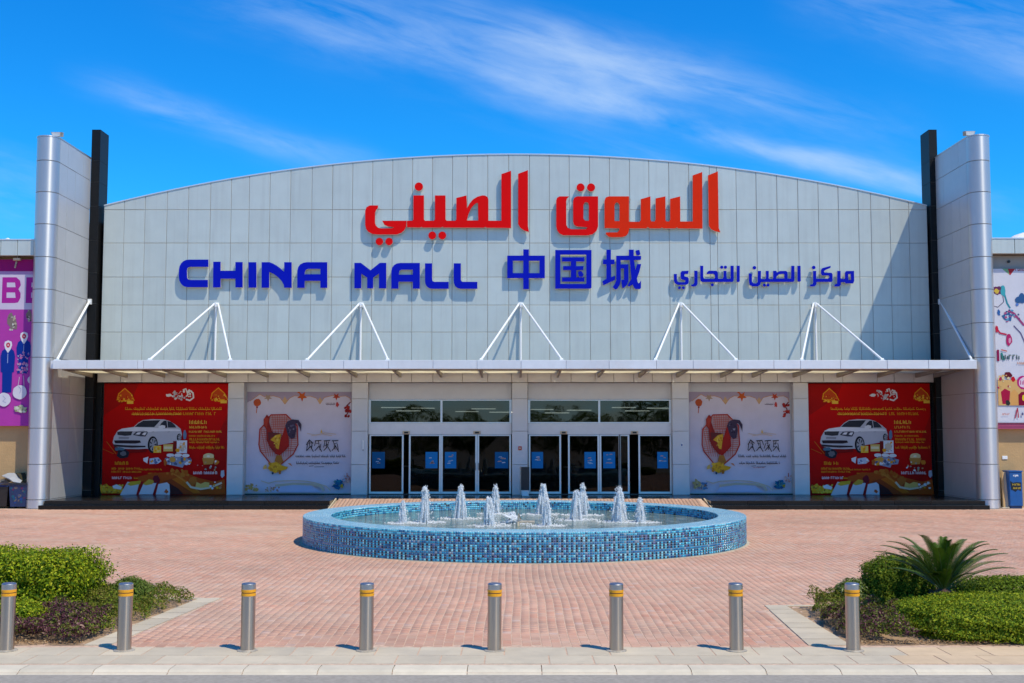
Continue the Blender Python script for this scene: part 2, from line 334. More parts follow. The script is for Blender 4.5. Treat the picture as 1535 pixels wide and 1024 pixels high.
# ------------------------------------------------------------------ ground
YB = 17.56      # front edge of the brick plaza
YS = 47.6       # foot of the entrance steps
def sheet(name, x0, x1, y0, y1, z, m, kind='structure'):
    b = MB(); b.face([(x0, y0, z), (x1, y0, z), (x1, y1, z), (x0, y1, z)]); o = b.build(name, m); o['kind'] = kind; return o
sheet('ground', -900, 900, -900, 900, -.20, M['sand'])
sheet('road', -400, 400, -46.0, 15.92, -.05, M['asphalt'])
plaza = sheet('plaza', -60, 60, 16.281, 60, -.0055, M['joint'])

# planter outlines (X of kerb outer / inner edge at back and front)
LB, LF = 22.6, 17.70
PL_OUT = ((-5.55, LB), (-6.0, LF)); PL_IN = ((-5.95, LB - .12), (-6.38, LF))
RB, RF = 21.68, 17.70
PR_OUT = ((4.62, RB), (4.42, RF)); PR_IN = ((5.0, RB - .12), (5.05, RF))
FC = G(785.5, 845, 0); FR = 6.45; FCX = .36; FCY = 34.85
def build_pavers():
    bw, bd, g = .148, .212, .009
    xs = np.arange(-29, 29, bw); ys = np.arange(YB, YS + .3, bd)
    X, Yg = np.meshgrid(xs, ys, indexing='ij')
    off = (np.arange(len(xs)) % 2)[:, None] * bd * .5
    Yg = Yg + off + RNG.normal(0, .004, (len(xs), 1)) * 1.5
    X = X + .5 * bw; x = X.ravel(); y = Yg.ravel() + bd / 2
    wob = .02 * np.sin(y * .9 + x * .3); x = x + wob
    keep = (y < YS) & (y > YB + bd / 2 - .005)
    # visible wedge
    keep &= np.abs(x) < y * .45 + 2.2
    r = np.hypot(x - FCX, y - FCY); keep &= r > FR + .06
    keep &= ~((np.abs(x - .5) < 8.5) & (y > 47.25))
    # planters
    tl = (y - LF) / (LB - LF); exl = -6.0 + .45 * tl
    keep &= ~((x < exl + .05) & (y < LB + .1))
    tr = (y - RF) / (RB - RF); exr = 4.42 + .20 * tr
    keep &= ~((x > exr - .055) & (y < RB + .1))
    x, y = x[keep], y[keep]; n = len(x)
    d = np.hypot(x, y); order = np.argsort(d); x, y = x[order], y[order]
    hw = (bw - g) / 2; hd = (bd - g) / 2
    hz = RNG.normal(0, .0012, n); tilt = RNG.normal(0, .0008, (n, 2))
    base = np.array([.545, .300, .200]); r1 = RNG.normal(0, .07, n); r2 = RNG.normal(0, .05, n)
    patch = .07 * np.sin(x * .35 + 1.3 * np.sin(y * .22)) * np.sin(y * .5 + .8 * np.sin(x * .4)) + .05 * np.sin(x * 1.3 + y * 2.1)
    k = (1 + r1 * .5 + patch * .8)[:, None]
    col = base * k * np.stack([1 + 0 * r2, 1 + r2, 1 + r2 * 1.3], 1)
    pale = RNG.random(n) < .05; col[pale] = col[pale] * .6 + np.array([.56, .42, .35]) * .4
    sgn = np.array([[-1, -1], [1, -1], [1, 1], [-1, 1]])
    e = .006
    top = np.zeros((n, 4, 3)); bot = np.zeros((n, 4, 3))
    for i, (sx, sy) in enumerate(sgn):
        top[:, i, 0] = x + sx * (hw - e); top[:, i, 1] = y + sy * (hd - e); top[:, i, 2] = hz + sx * tilt[:, 0] + sy * tilt[:, 1]
        bot[:, i, 0] = x + sx * hw; bot[:, i, 1] = y + sy * hd; bot[:, i, 2] = -.010
    V = np.concatenate([top, bot], 1)      # n,8,3
    fq = np.array([[0, 1, 2, 3], [4, 5, 1, 0], [5, 6, 2, 1], [6, 7, 3, 2], [7, 4, 0, 3]])
    n0 = 300
    near = thing_bricks = None
    m0 = M['brick']
    for i in range(n0):
        me = bpy.data.meshes.new('paver'); c = np.array([x[i], y[i], 0])
        me.from_pydata([tuple(p) for p in (V[i] - c)], [], [tuple(f) for f in fq]); me.materials.append(m0)
        ca = me.color_attributes.new('col', 'FLOAT_COLOR', 'POINT'); a = np.ones((8, 4), np.float32); a[:, :3] = col[i]; ca.data.foreach_set('color', a.ravel())
        o = link('paver', me, plaza); o.location = (x[i], y[i], 0)
    V2 = V[n0:].reshape(-1, 3); nn = n - n0
    Q = (fq[None] + (np.arange(nn) * 8)[:, None, None]).reshape(-1, 4)
    C2 = np.repeat(col[n0:], 8, axis=0)
    npmesh('paver_field', V2, Q, m0, C2, plaza, 'stuff')
    return n
NPAV = build_pavers()

# pavement band, kerb
def build_pavement():
    pv = MB().box((-60, 15.88, -.3), (60, 16.28, -.03)).build('pavement', M['joint']); pv['kind'] = 'structure'
    x = -11.0; i = 0
    while x < 11:
        w = random.choice((.6, .62, .9))
        for (y0, y1) in ((16.34, 16.93), (16.938, YB - .004)):
            b = MB(); dz = random.uniform(-.002, .002)
            xo = 0 if y0 < 16.6 else .27
            m_ = M['tanslab'] if (x > 5.1) else M['kerbstone']
            b.raw([(x + xo + .006, y0, -.05), (x + xo + w - .006, y0, -.05), (x + xo + w - .006, y1, -.05), (x + xo + .006, y1, -.05),
                   (x + xo + .01, y0 + .004, dz), (x + xo + w - .01, y0 + .004, dz), (x + xo + w - .01, y1 - .004, dz), (x + xo + .01, y1 - .004, dz)],
                  [(4, 5, 6, 7), (0, 1, 5, 4), (1, 2, 6, 5), (2, 3, 7, 6), (3, 0, 4, 7)])
            b.build('slab', m_, pv)
        x += w
    x = -10.6
    while x < 10.6:
        b = MB(); j = random.uniform(-.004, .004)
        x0, x1 = x + .006, x + .994
        prof = [(15.82 + j, -.06), (15.84 + j, -.05), (15.94 + j, -.006), (15.97, .0), (16.255, 0.0), (16.265, -.05)]
        vs = [(x0, p[0], p[1]) for p in prof] + [(x1, p[0], p[1]) for p in prof]; n = len(prof)
        fs = [(k, n + k, n + k + 1, k + 1) for k in range(n - 1)] + [tuple(range(n)), tuple(range(2 * n - 1, n - 1, -1))]
        b.raw(vs, fs); b.build('kerbstone', M['kerbwhite'], pv); x += 1.0
build_pavement()

# planter beds with kerbs
def planter(side, out, inn, back, front, far, lab):
    s = side
    z = .012
    bed = thing('planter_bed', lab, 'planter', ((out[0][0] + 3 * s), (back + front) / 2, 0))
    b = MB(); e = far * s
    # soil sheet
    pts = [(inn[1][0], front + .02, -.02), (e, front + .02, -.02), (e, back - .1, -.02), (inn[0][0], back - .1, -.02)]
    if s < 0: pts = pts[::-1]
    nx, ny = 60, 30; vs = []; fs = []
    for i in range(nx + 1):
        for j in range(ny + 1):
            u = i / nx; v = j / ny
            xi = inn[1][0] * (1 - v) + inn[0][0] * v; X = xi * (1 - u) + e * u; Y = (front + .02) * (1 - v) + (back - .1) * v
            vs.append((X, Y, -.004 + (.05 * min(1, 4 * u) * min(1, 5 * v, 5 * (1 - v))) + random.uniform(-.008, .012)))
    for i in range(nx):
        for j in range(ny):
            a = i * (ny + 1) + j; q = (a, a + ny + 1, a + ny + 2, a + 1); fs.append(q if s > 0 else q[::-1])
    b.raw(vs, fs); b.build('soil', M['soil'], bed, smooth=True)
    # side kerb stones
    n = 8
    for k in range(n):
        t0 = k / n; t1 = (k + 1) / n - .006
        def P(t, o_): q = out if o_ else inn; return (q[1][0] * (1 - t) + q[0][0] * t, (front * (1 - t) + back * t))
        zz = z + random.uniform(-.002, .002)
        a, c, d, f = P(t0, 1), P(t0, 0), P(t1, 0), P(t1, 1)
        ps = [a, c, d, f] if s > 0 else [c, a, f, d]
        MB().hexa([(p[0], p[1], -.06) for p in ps] + [(p[0], p[1], zz) for p in ps]).build('kerb', M['kerbstone'], bed)
    x = abs(inn[0][0]) + .01
    while x < far:
        x1 = x + .8
        xa, xb = sorted((s * x, s * (x1 - .01)))
        MB().box((xa, back - .12, -.06), (xb, back, z)).build('kerb', M['kerbstone'], bed); x = x1
    return bed
planter(-1, PL_OUT, PL_IN, LB, LF, 12.5, 'planting bed with pale kerb behind the leftmost bollards')
planter(1, PR_OUT, PR_IN, RB, RF, 12.0, 'planting bed with pale kerb round the cycad on the right')

# ------------------------------------------------------------------ mall building
YF = 52.3            # facade front plane
mall = thing('mall_building', 'long silver panelled mall front with arched top and glass entrance doors', 'building', (0, YF, 0))
jx = [155.5, 186, 217, 250, 282, 315, 346, 373, 404, 435, 467, 498, 528, 558, 588, 618, 648, 678, 700, 731, 762.5, 793.7, 823.4, 853.4, 884, 914, 944, 973, 1003, 1033, 1064, 1075,
      1104, 1134, 1165, 1196.5, 1227, 1257, 1287, 1305.6, 1334, 1362.5, 1390]
JX = [XP(p, 330, YF) for p in jx]
XL, XR = JX[0], JX[-1]; XC = (XL + XR) / 2; HWF = (XR - XL) / 2
ZT0 = ZP(308.5, YF); ZTC = ZP(231.5, YF); SAG = ZTC - ZT0; RA = (HWF ** 2 + SAG ** 2) / (2 * SAG)
def arc(x): return ZTC - (RA - math.sqrt(max(0, RA * RA - (x - XC) ** 2)))
rows = [ZP(p, YF) for p in (314.5, 364.5, 415.5, 457.5, 498, 541)]
GAP = .0085
def panel(x0, x1, zb0, zb1, zt0, zt1, y, name, m, parent, th=.05):
    e = .012
    j = random.uniform(-.003, .003); y = y + j
    t1 = random.uniform(-.002, .002); t2 = random.uniform(-.002, .002)
    b = MB(); g = GAP
    vs = [(x0 + g + e, y + t1, zb0 + g + e), (x1 - g - e, y + t2, zb1 + g + e), (x1 - g - e, y - t1, zt1 - g - e), (x0 + g + e, y - t2, zt0 - g - e),
          (x0 + g, y + e, zb0 + g), (x1 - g, y + e, zb1 + g), (x1 - g, y + e, zt1 - g), (x0 + g, y + e, zt0 - g),
          (x0 + g, y + th, zb0 + g), (x1 - g, y + th, zb1 + g), (x1 - g, y + th, zt1 - g), (x0 + g, y + th, zt0 - g)]
    fs = [(0, 1, 2, 3), (0, 4, 5, 1), (1, 5, 6, 2), (2, 6, 7, 3), (3, 7, 4, 0), (4, 8, 9, 5), (5, 9, 10, 6), (6, 10, 11, 7), (7, 11, 8, 4)]
    b.raw(vs, fs); return b.build(name, m, parent)
for i in range(len(JX) - 1):
    x0, x1 = JX[i], JX[i + 1]
    panel(x0, x1, rows[0], rows[0], max(arc(x0), rows[0] + .1), max(arc(x1), rows[0] + .1), YF, 'wall_panel', M['panel'], mall)
    for r in range(5):
        panel(x0, x1, rows[r + 1], rows[r + 1], rows[r], rows[r], YF, 'wall_panel', M['panel'], mall)
# wall body behind panels: arched outline prism
def arched_body():
    b = MB(); n = 60; pts = [(XL + (XR - XL) * k / n) for k in range(n + 1)]
    zb = ZP(573, YF)
    vs = []; 
    for x in pts: vs += [(x, YF + .022, zb), (x, YF + .022, arc(x) - .03), (x, YF + .7, zb), (x, YF + .7, arc(x) - .03)]
    fs = []
    for k in range(n):
        a = k * 4; c = a + 4
        fs += [(a, c, c + 1, a + 1), (a + 2, a + 3, c + 3, c + 2), (a + 1, c + 1, c + 3, a + 3), (a, a + 2, c + 2, c)]
    fs += [(0, 1, 3, 2), (n * 4, n * 4 + 2, n * 4 + 3, n * 4 + 1)]
    b.raw(vs, fs); b.build('wall_core', M['panel_dark'], mall)
    b = MB()                                       # thin coping along the arch
    vs = []
    for x in pts: z = arc(x); vs += [(x, YF - .03, z - .015), (x, YF - .03, z + .035), (x, YF + .72, z + .035), (x, YF + .72, z - .015)]
    fs = []
    for k in range(n):
        a = k * 4; c = a + 4
        for q in range(4): fs.append((a + q, c + q, c + (q + 1) % 4, a + (q + 1) % 4))
    fs += [(0, 1, 2, 3), (n * 4 + 3, n * 4 + 2, n * 4 + 1, n * 4)]
    b.raw(vs, fs); b.build('coping', M['frame'], mall)
arched_body()
# body of the hall behind the front
MB().box((XL - 1.4, YF + 4.6, 0), (XR + 1.4, YF + 34, ZP(330, YF))).build('hall_body', M['tan'], mall)
MB().box((XL - 1.4, YF + .72, ZP(545, YF) - .1), (XR + 1.4, YF + 4.6, ZP(330, YF))).build('hall_front', M['panel_dark'], mall)

# fascia band under the canopy
ZBT, ZBB = ZP(541, YF), ZP(573.5, YF)
bx = [146, 181, 213, 246, 280, 312, 340, 372, 402, 432, 463, 495, 527, 550, 587, 617, 649, 693, 731, 767, 791, 826, 856, 892, 920, 950, 978, 1007, 1035, 1066, 1088, 1112, 1140, 1165, 1200, 1234, 1263, 1315, 1340, 1370, 1401]
BX = [XP(p, 567, YF) for p in bx]
zmid = ZP(556, YF)
for i in range(len(BX) - 1):
    panel(BX[i], BX[i + 1], ZBB, ZBB, ZBT - .01, ZBT - .01, YF - .03, 'fascia_panel', M['pier'], mall, th=.07)

ZFL = .33
def pier(px0, px1, yfront=YF - .05, depth=.6):
    X0, X1 = XP(px0, 660, YF), XP(px1, 660, YF)
    zs = [ZBB - .01] + [ZP(p, YF) for p in (598, 646.5, 696.5)] + [ZFL]
    MB().box((X0 + .02, yfront + .05, ZFL), (X1 - .02, yfront + depth, ZBB)).build('pier_core', M['panel_dark'], mall)
    for k in range(4):
        z1, z0 = zs[k], zs[k + 1]
        b = MB(); b.box((X0, yfront, z0 + GAP * .7), (X1, yfront + .06, z1 - GAP * .7), .01); b.build('pier_panel', M['pier'], mall)
        for (xa, xb) in ((X0, X0 + .02), (X1 - .02, X1)):
            b = MB(); b.box((xa, yfront + .061, z0 + GAP * .7), (xb, yfront + depth, z1 - GAP * .7)); b.build('pier_return', M['pier'], mall)
for a in ((341.5, 365), (527, 551), (767.5, 791), (1008, 1033), (1190, 1212)): pier(*a)
# dark ends beside the red posters
for (a, c) in ((128, 153), (1397, 1414)):
    MB().box((XP(a, 660, YF), YF + .1, ZFL), (XP(c, 660, YF), YF + .6, ZBB + .3)).build('end_recess', M['black_clad'], mall)

# entrance platform, steps, ramp
steps = thing('entrance_platform', 'black polished granite platform and steps along the mall entrance', 'steps', (0, 50, 0))
def granite_run(name, x0, x1, y0, y1, z0, z1, size):
    x = x0
    while x < x1 - .05:
        xe = min(x + size, x1)
        if x1 - xe < .3: xe = x1
        b = MB(); g = .005
        b.raw([(x + g, y0, z0), (xe - g, y0, z0), (xe - g, y1 - g, z0), (x + g, y1 - g, z0), (x + g, y0, z1 - .012), (xe - g, y0, z1 - .012), (xe - g, y1 - g, z1 - .012), (x + g, y1 - g, z1 - .012),
               (x + g + .01, y0 + .012, z1), (xe - g - .01, y0 + .012, z1), (xe - g - .01, y1 - g - .01, z1), (x + g + .01, y1 - g - .01, z1)],
              [(0, 1, 5, 4), (1, 2, 6, 5), (2, 3, 7, 6), (3, 0, 4, 7), (4, 5, 9, 8), (5, 6, 10, 9), (6, 7, 11, 10), (7, 4, 8, 11), (8, 9, 10, 11)])
        b.build(name, M['granite'], steps); x = xe
X_SL0, X_SL1 = XP(57, 760, YS), XP(66, 750, YS + .4)
X_SR0, X_SR1 = XP(1484, 760, YS), XP(1481, 750, YS + .4)
RX0, RX1 = XP(494, 760, YS), XP(1066, 760, YS)
granite_run('step_slab', X_SL0, RX0 - .06, YS, YS + .42, 0, ZFL / 2, 1.5)
granite_run('step_slab', RX1 + .06, X_SR0, YS, YS + .42, 0, ZFL / 2, 1.5)
granite_run('floor_slab', X_SL1, RX0 - .06, YS + .42, 49.5, 0, ZFL, 1.5)
granite_run('floor_slab', RX1 + .06, X_SR1, YS + .42, 49.5, 0, ZFL, 1.5)
granite_run('floor_slab', X_SL1, X_SR1, 49.5, 51.0, 0, ZFL, 1.5)
granite_run('floor_slab', X_SL1, X_SR1, 51.0, YF + .7, 0, ZFL, 1.5)
ramp = thing('entrance_ramp', 'low brick paved ramp rising to the entrance doors behind the fountain', 'ramp', (0, 48.4, 0))
b = MB(); b.raw([(RX0, 47.3, -.01), (RX1, 47.3, -.01), (RX1 - .1, 49.49, ZFL - .004), (RX0 + .1, 49.49, ZFL - .004), (RX0, 49.49, -.01), (RX1, 49.49, -.01)],
      [(0, 1, 2, 3), (0, 3, 4), (1, 5, 2), (3, 2, 5, 4)]); b.build('ramp_bed', M['joint'], ramp)
def ramp_pavers():
    V = []; Q = []; col = []; n = 0
    L = math.hypot(2.19, ZFL)
    for i in range(int((RX1 - RX0 - .2) / .148)):
        for j in range(10):
            u = RX0 + .1 + i * .148; t0 = (j + (.5 if i % 2 else 0)) / 10.6 + .004; t1 = t0 + .086
            if t1 > .995: t1 = .995
            q = [(u + .006, t0), (u + .142, t0), (u + .142, t1), (u + .006, t1)]
            top = [(x, 47.3 + 2.19 * t, t * ZFL + .002 + random.uniform(-.001, .001)) for x, t in q]
            for p in top: V.append(p)
            for p in top: V.append((p[0], p[1], p[2] - .015))
            for f in ((0, 1, 2, 3), (4, 5, 1, 0), (5, 6, 2, 1), (6, 7, 3, 2), (7, 4, 0, 3)): Q.append([n + a for a in f])
            k = random.gauss(1, .05); col += [[.50 * k, .30 * k, .21 * k]] * 8; n += 8
    npmesh('paver_field', np.array(V), np.array(Q), M['brick'], np.array(col), ramp, 'stuff')
ramp_pavers()
for xa, xb in ((RX0 - .05, RX0), (RX1, RX1 + .05)):
    b = MB(); b.raw([(xa, 47.25, 0), (xb, 47.25, 0), (xb, 49.49, 0), (xa, 49.49, 0), (xa, 47.25, .03), (xb, 47.25, .03), (xb, 49.49, ZFL + .02), (xa, 49.49, ZFL + .02)],
        [(0, 3, 2, 1), (4, 5, 6, 7), (0, 1, 5, 4), (1, 2, 6, 5), (2, 3, 7, 6), (3, 0, 4, 7)]); b.build('ramp_edge', M['kerbstone'], ramp)

# ------------------------------------------------------------------ pylons (rounded silver walls) and black posts
def pylon(side, label):
    s = side
    R = .47
    # nose centre from the outer tangent line in the photo
    YN = 48.4
    xo = XP(57 if s < 0 else 1481.5, 215, YN); cx = xo - s * R * 1.0
    T = thing('pylon', label, 'pylon', (cx, YN, 0), 'silver pylons framing the mall front')
    pz = [205.5 if s < 0 else 204, 241.5, 288.5, 336.5, 385.5, 434, 484, 536, 589, 642, 696, 749]
    zs = [ZP(p, YN - R * .6) for p in pz] + [0.0]
    YE = 52.0
    core = MB(); n = 16
    # core
    prof = [(cx + (R - .03) * math.cos(PI + PI * k / n), YN + (R - .03) * math.sin(PI + PI * k / n)) for k in range(n + 1)] + [(cx + R - .03, YE), (cx - R + .03, YE)]
    m_ = len(prof); zt = zs[0] - .01
    core.raw([(x, y, 0) for x, y in prof] + [(x, y, zt) for x, y in prof], [(k, (k + 1) % m_, m_ + (k + 1) % m_, m_ + k) for k in range(m_)] + [tuple(range(m_, 2 * m_))])
    core.build('core', M['panel_dark'], T)
    capb = MB(); prof2 = [(cx + (R + .015) * math.cos(PI + PI * k / n), YN + (R + .015) * math.sin(PI + PI * k / n)) for k in range(n + 1)] + [(cx + R + .015, YE), (cx - R - .015, YE)]
    capb.raw([(x, y, zt) for x, y in prof2] + [(x, y, zt + .05) for x, y in prof2], [(k, (k + 1) % m_, m_ + (k + 1) % m_, m_ + k) for k in range(m_)] + [tuple(range(m_, 2 * m_)), tuple(range(m_ - 1, -1, -1))])
    capb.build('cap', M['nose'], T)
    for k in range(len(zs) - 1):
        z1, z0 = zs[k] - .012, zs[k + 1] + .012
        b = MB(); q = 28; vs = []; fs = []
        rr = R + random.uniform(-.002, .002)
        for i in range(q + 1):
            a = PI + PI * i / q; ca, sa = math.cos(a), math.sin(a)
            for (r_, z) in ((rr - .03, z0), (rr, z0 + .006), (rr, z1 - .006), (rr - .03, z1)): vs.append((cx + r_ * ca, YN + r_ * sa, z))
        for i in range(q):
            a = i * 4
            for j in range(3): fs.append((a + j, a + 4 + j, a + 5 + j, a + 1 + j))
        b.raw(vs, fs); b.build('nose_panel', M['nose'], T, smooth=True, sharp=35)
        ys = [YN + .012, 49.3, 50.2, 51.1, YE]
        for j in range(4):
            for sd in (1, -1):
                xf = cx + sd * (R + random.uniform(-.003, .003)); y0 = ys[j] + .004; y1 = ys[j + 1] - .004
                xa, xb = sorted((xf, cx + sd * (R - .03)))
                MB().box((xa, y0, z0), (xb, y1, z1)).build('side_panel', M['side'], T)
    # floodlight on top
    fl = thing('floodlight', 'small weathered floodlight on top of the %s pylon' % ('left' if s < 0 else 'right'), 'floodlight', (cx + (-s) * .28, YN + .2, zs[0] + .04), 'floodlights on the pylons')
    x, y, z = fl.location
    MB().box((x - .05, y - .05, z), (x + .05, y + .05, z + .06)).build('bracket', M['rust'], fl)
    d = -s
    b = MB(); b.raw([(x - .16, y - .16, z + .05), (x + .16, y - .16, z + .05), (x + .18, y + .14, z + .12), (x - .18, y + .14, z + .12), (x - .22, y - .22, z + .24), (x + .22, y - .22, z + .24), (x + .2, y + .1, z + .3), (x - .2, y + .1, z + .3)],
        [(0, 3, 2, 1), (4, 5, 6, 7), (0, 1, 5, 4), (1, 2, 6, 5), (2, 3, 7, 6), (3, 0, 4, 7)]); b.build('housing', M['rust'], fl)
    MB().raw([(x - .17, y - .185, z + .08), (x + .17, y - .185, z + .08), (x + .2, y - .222, z + .225), (x - .2, y - .222, z + .225)], [(0, 1, 2, 3)]) if False else None
    b = MB(); b.hexa([(x - .15, y - .18, z + .08), (x + .15, y - .18, z + .08), (x + .15, y - .165, z + .08), (x - .15, y - .165, z + .08), (x - .19, y - .232, z + .225), (x + .19, y - .232, z + .225), (x + .19, y - .21, z + .225), (x - .19, y - .21, z + .225)]); b.build('lens', M['white'], fl)
    return T, cx, R
PLT, pcx, pR = pylon(-1, 'tall silver pylon with rounded nose at the left end of the mall front')
PRT, pcxr, _ = pylon(1, 'tall silver pylon with rounded nose at the right end of the mall front')
def black_post(side, label):
    s = side
    ya, yb = 52.02, 53.1
    if s < 0: x0, x1 = XP(137, 230, ya), XP(150, 230, ya)
    else: x0, x1 = XP(1393, 230, ya), XP(1405, 230, ya)
    T = thing('black_post', label, 'post', ((x0 + x1) / 2, ya, 0), 'black posts beside the pylons')
    zt = ZP(195, ya)
    pz = [195, 241, 273, 309, 360, 409, 455, 500, 548, 596, 644, 692, 735]
    zs = [ZP(p, ya) for p in pz] + [ZFL]
    MB().box((x0 + .02, ya + .02, ZFL), (x1 - .02, yb - .02, zt - .02)).build('core', M['panel_dark'], T)
    for k in range(len(zs) - 1):
        z1, z0 = zs[k] - .006, zs[k + 1] + .006
        MB().box((x0, ya, z0), (x1, ya + .02, z1)).build('front_panel', M['black_clad'], T)
        for xa, xb in ((x0, x0 + .02), (x1 - .02, x1)):
            MB().box((xa, ya + .023, z0), (xb, yb, z1)).build('side_panel', M['black_clad'], T)
    MB().box((x0, ya, zt), (x1, yb, zt + .02)).build('cap', M['black_clad'], T)
    return x0, x1
black_post(-1, 'tall black post standing between the left pylon and the arched front')
black_post(1, 'tall black post standing between the right pylon and the arched front')

# ------------------------------------------------------------------ canopy
YCF = 47.88
canopy = thing('canopy', 'long white canopy over the entrance held by white tie rods', 'canopy', (0, YCF, ZP(545, YCF)))
ZC1, ZC0 = ZP(540, YCF), ZP(553, YCF)
cxs = [78.5, 130, 156, 206, 215, 276, 343, 398, 452, 515, 582, 649, 715, 781, 848.5, 913, 984, 1039, 1106, 1160, 1200, 1260, 1330, 1392, 1423, 1464.5]
CXs = [XP(p, 546, YCF) for p in cxs]
for i in range(len(CXs) - 1):
    b = MB(); b.box((CXs[i] + .008, YCF, ZC0), (CXs[i + 1] - .008, YCF + .04, ZC1), .008); b.build('fascia_panel', M['canopy_white'], canopy)
X0c, X1c = CXs[0], CXs[-1]
XI0, XI1 = pcx + pR + .035, pcxr - pR - .035      # between the pylons
b = MB(); b.box((X0c + .02, YCF + .042, ZC0 + .02), (X1c - .02, YCF + .10, ZC1 - .01)); b.box((XI0, YCF + .102, ZC0 + .02), (XI1, YCF + .8, ZC1 - .01)); b.build('gutter', M['canopy_white'], canopy)
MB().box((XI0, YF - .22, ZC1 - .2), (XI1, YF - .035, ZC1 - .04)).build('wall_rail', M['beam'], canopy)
bpx = [100, 155, 215, 245, 312, 379, 445, 520, 590, 655, 720, 781, 840, 905, 970, 1030, 1100, 1150, 1215, 1285, 1350, 1410, 1440]
bxs = [XP(p, 555, YCF + 1.2) for p in bpx if XI0 < XP(p, 555, YCF + 1.2) < XI1]
for x in bxs:
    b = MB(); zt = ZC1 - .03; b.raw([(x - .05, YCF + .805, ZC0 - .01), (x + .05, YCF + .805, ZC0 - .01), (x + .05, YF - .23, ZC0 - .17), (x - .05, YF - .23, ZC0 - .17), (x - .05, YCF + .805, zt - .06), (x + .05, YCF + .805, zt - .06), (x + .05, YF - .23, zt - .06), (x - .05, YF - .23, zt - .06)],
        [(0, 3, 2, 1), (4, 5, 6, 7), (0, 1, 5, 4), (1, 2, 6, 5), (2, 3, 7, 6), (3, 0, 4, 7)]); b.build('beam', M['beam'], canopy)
edges = [XI0] + bxs + [XI1]
rng_c = random.Random(4)
for i in range(len(edges) - 1):
    a, c = edges[i] + .01, edges[i + 1] - .01
    if c - a < .2: continue
    b = MB(); b.box((a + .05, YCF + 2.0, ZC0 + .03), (c - .05, YF - .035, ZC0 + .045)); b.build('roof_sheet', M['acrylic'], canopy)
# opaque end bays + soffit trays as seen from below
for i in range(len(edges) - 1):
    a, c = edges[i] + .055, edges[i + 1] - .055
    if c - a < .2: continue
    for (ya, yb) in ((YCF + .81, YCF + 1.97),):
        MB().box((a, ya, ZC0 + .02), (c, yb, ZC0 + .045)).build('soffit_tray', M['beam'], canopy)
ZA = ZP(457.5, YF)
for ax in (325, 541.5, 780.5, 1020, 1221):
    X = XP(ax, 457.5, YF)
    MB().box((X - .10, YF - .05, ZA - .12), (X + .10, YF - .004, ZA + .12)).build('anchor_plate', M['rod'], canopy)
    b = MB(); b.tube((X - .13, YF - .14, ZA + .02), (X + .13, YF - .14, ZA + .02), .05); b.box((X - .035, YF - .2, ZA - .1), (X + .035, YF - .052, ZA + .08)); b.build('anchor_pin', M['rod'], canopy)
    for d in (-1, 1):
        fx = X + d * 1.66
        b = MB(); b.tube((X + d * .10, YF - .15, ZA + .01), (fx, YCF + .25, ZC1 + .04), .045, n=12); b.build('tie_rod', M['rod'], canopy, smooth=True, sharp=40)
        b = MB(); b.box((fx - .09, YCF + .16, ZC1 - .008), (fx + .09, YCF + .36, ZC1 + .03)); b.tube((fx - .06, YCF + .25, ZC1 + .05), (fx + .06, YCF + .25, ZC1 + .05), .05); b.build('rod_shoe', M['rod'], canopy)
    b = MB(); b.tube((X, YF - .12, ZA - .08), (X, YF - .16, ZC1 - .05), .05, n=12); b.build('tie_rod', M['rod'], canopy, smooth=True, sharp=40)
for (a, fpx, s) in ((135, 86, -1), (1409, 1456, 1)):
    A = W(a, 452.5, 52.0); Bx = XP(fpx, 534, YCF + .3)
    b = MB(); b.tube((A.x, 51.9, A.z), (Bx, YCF + .3, ZC1 + .05), .05, n=12); b.build('tie_rod', M['rod'], canopy, smooth=True, sharp=40)
    MB().box((A.x - .08, 51.9, A.z - .12), (A.x + .08, 52.015, A.z + .12)).build('anchor_plate', M['rod'], canopy)
    MB().box((Bx - .09, YCF + .2, ZC1 - .008), (Bx + .09, YCF + .4, ZC1 + .04)).build('rod_shoe', M['rod'], canopy)
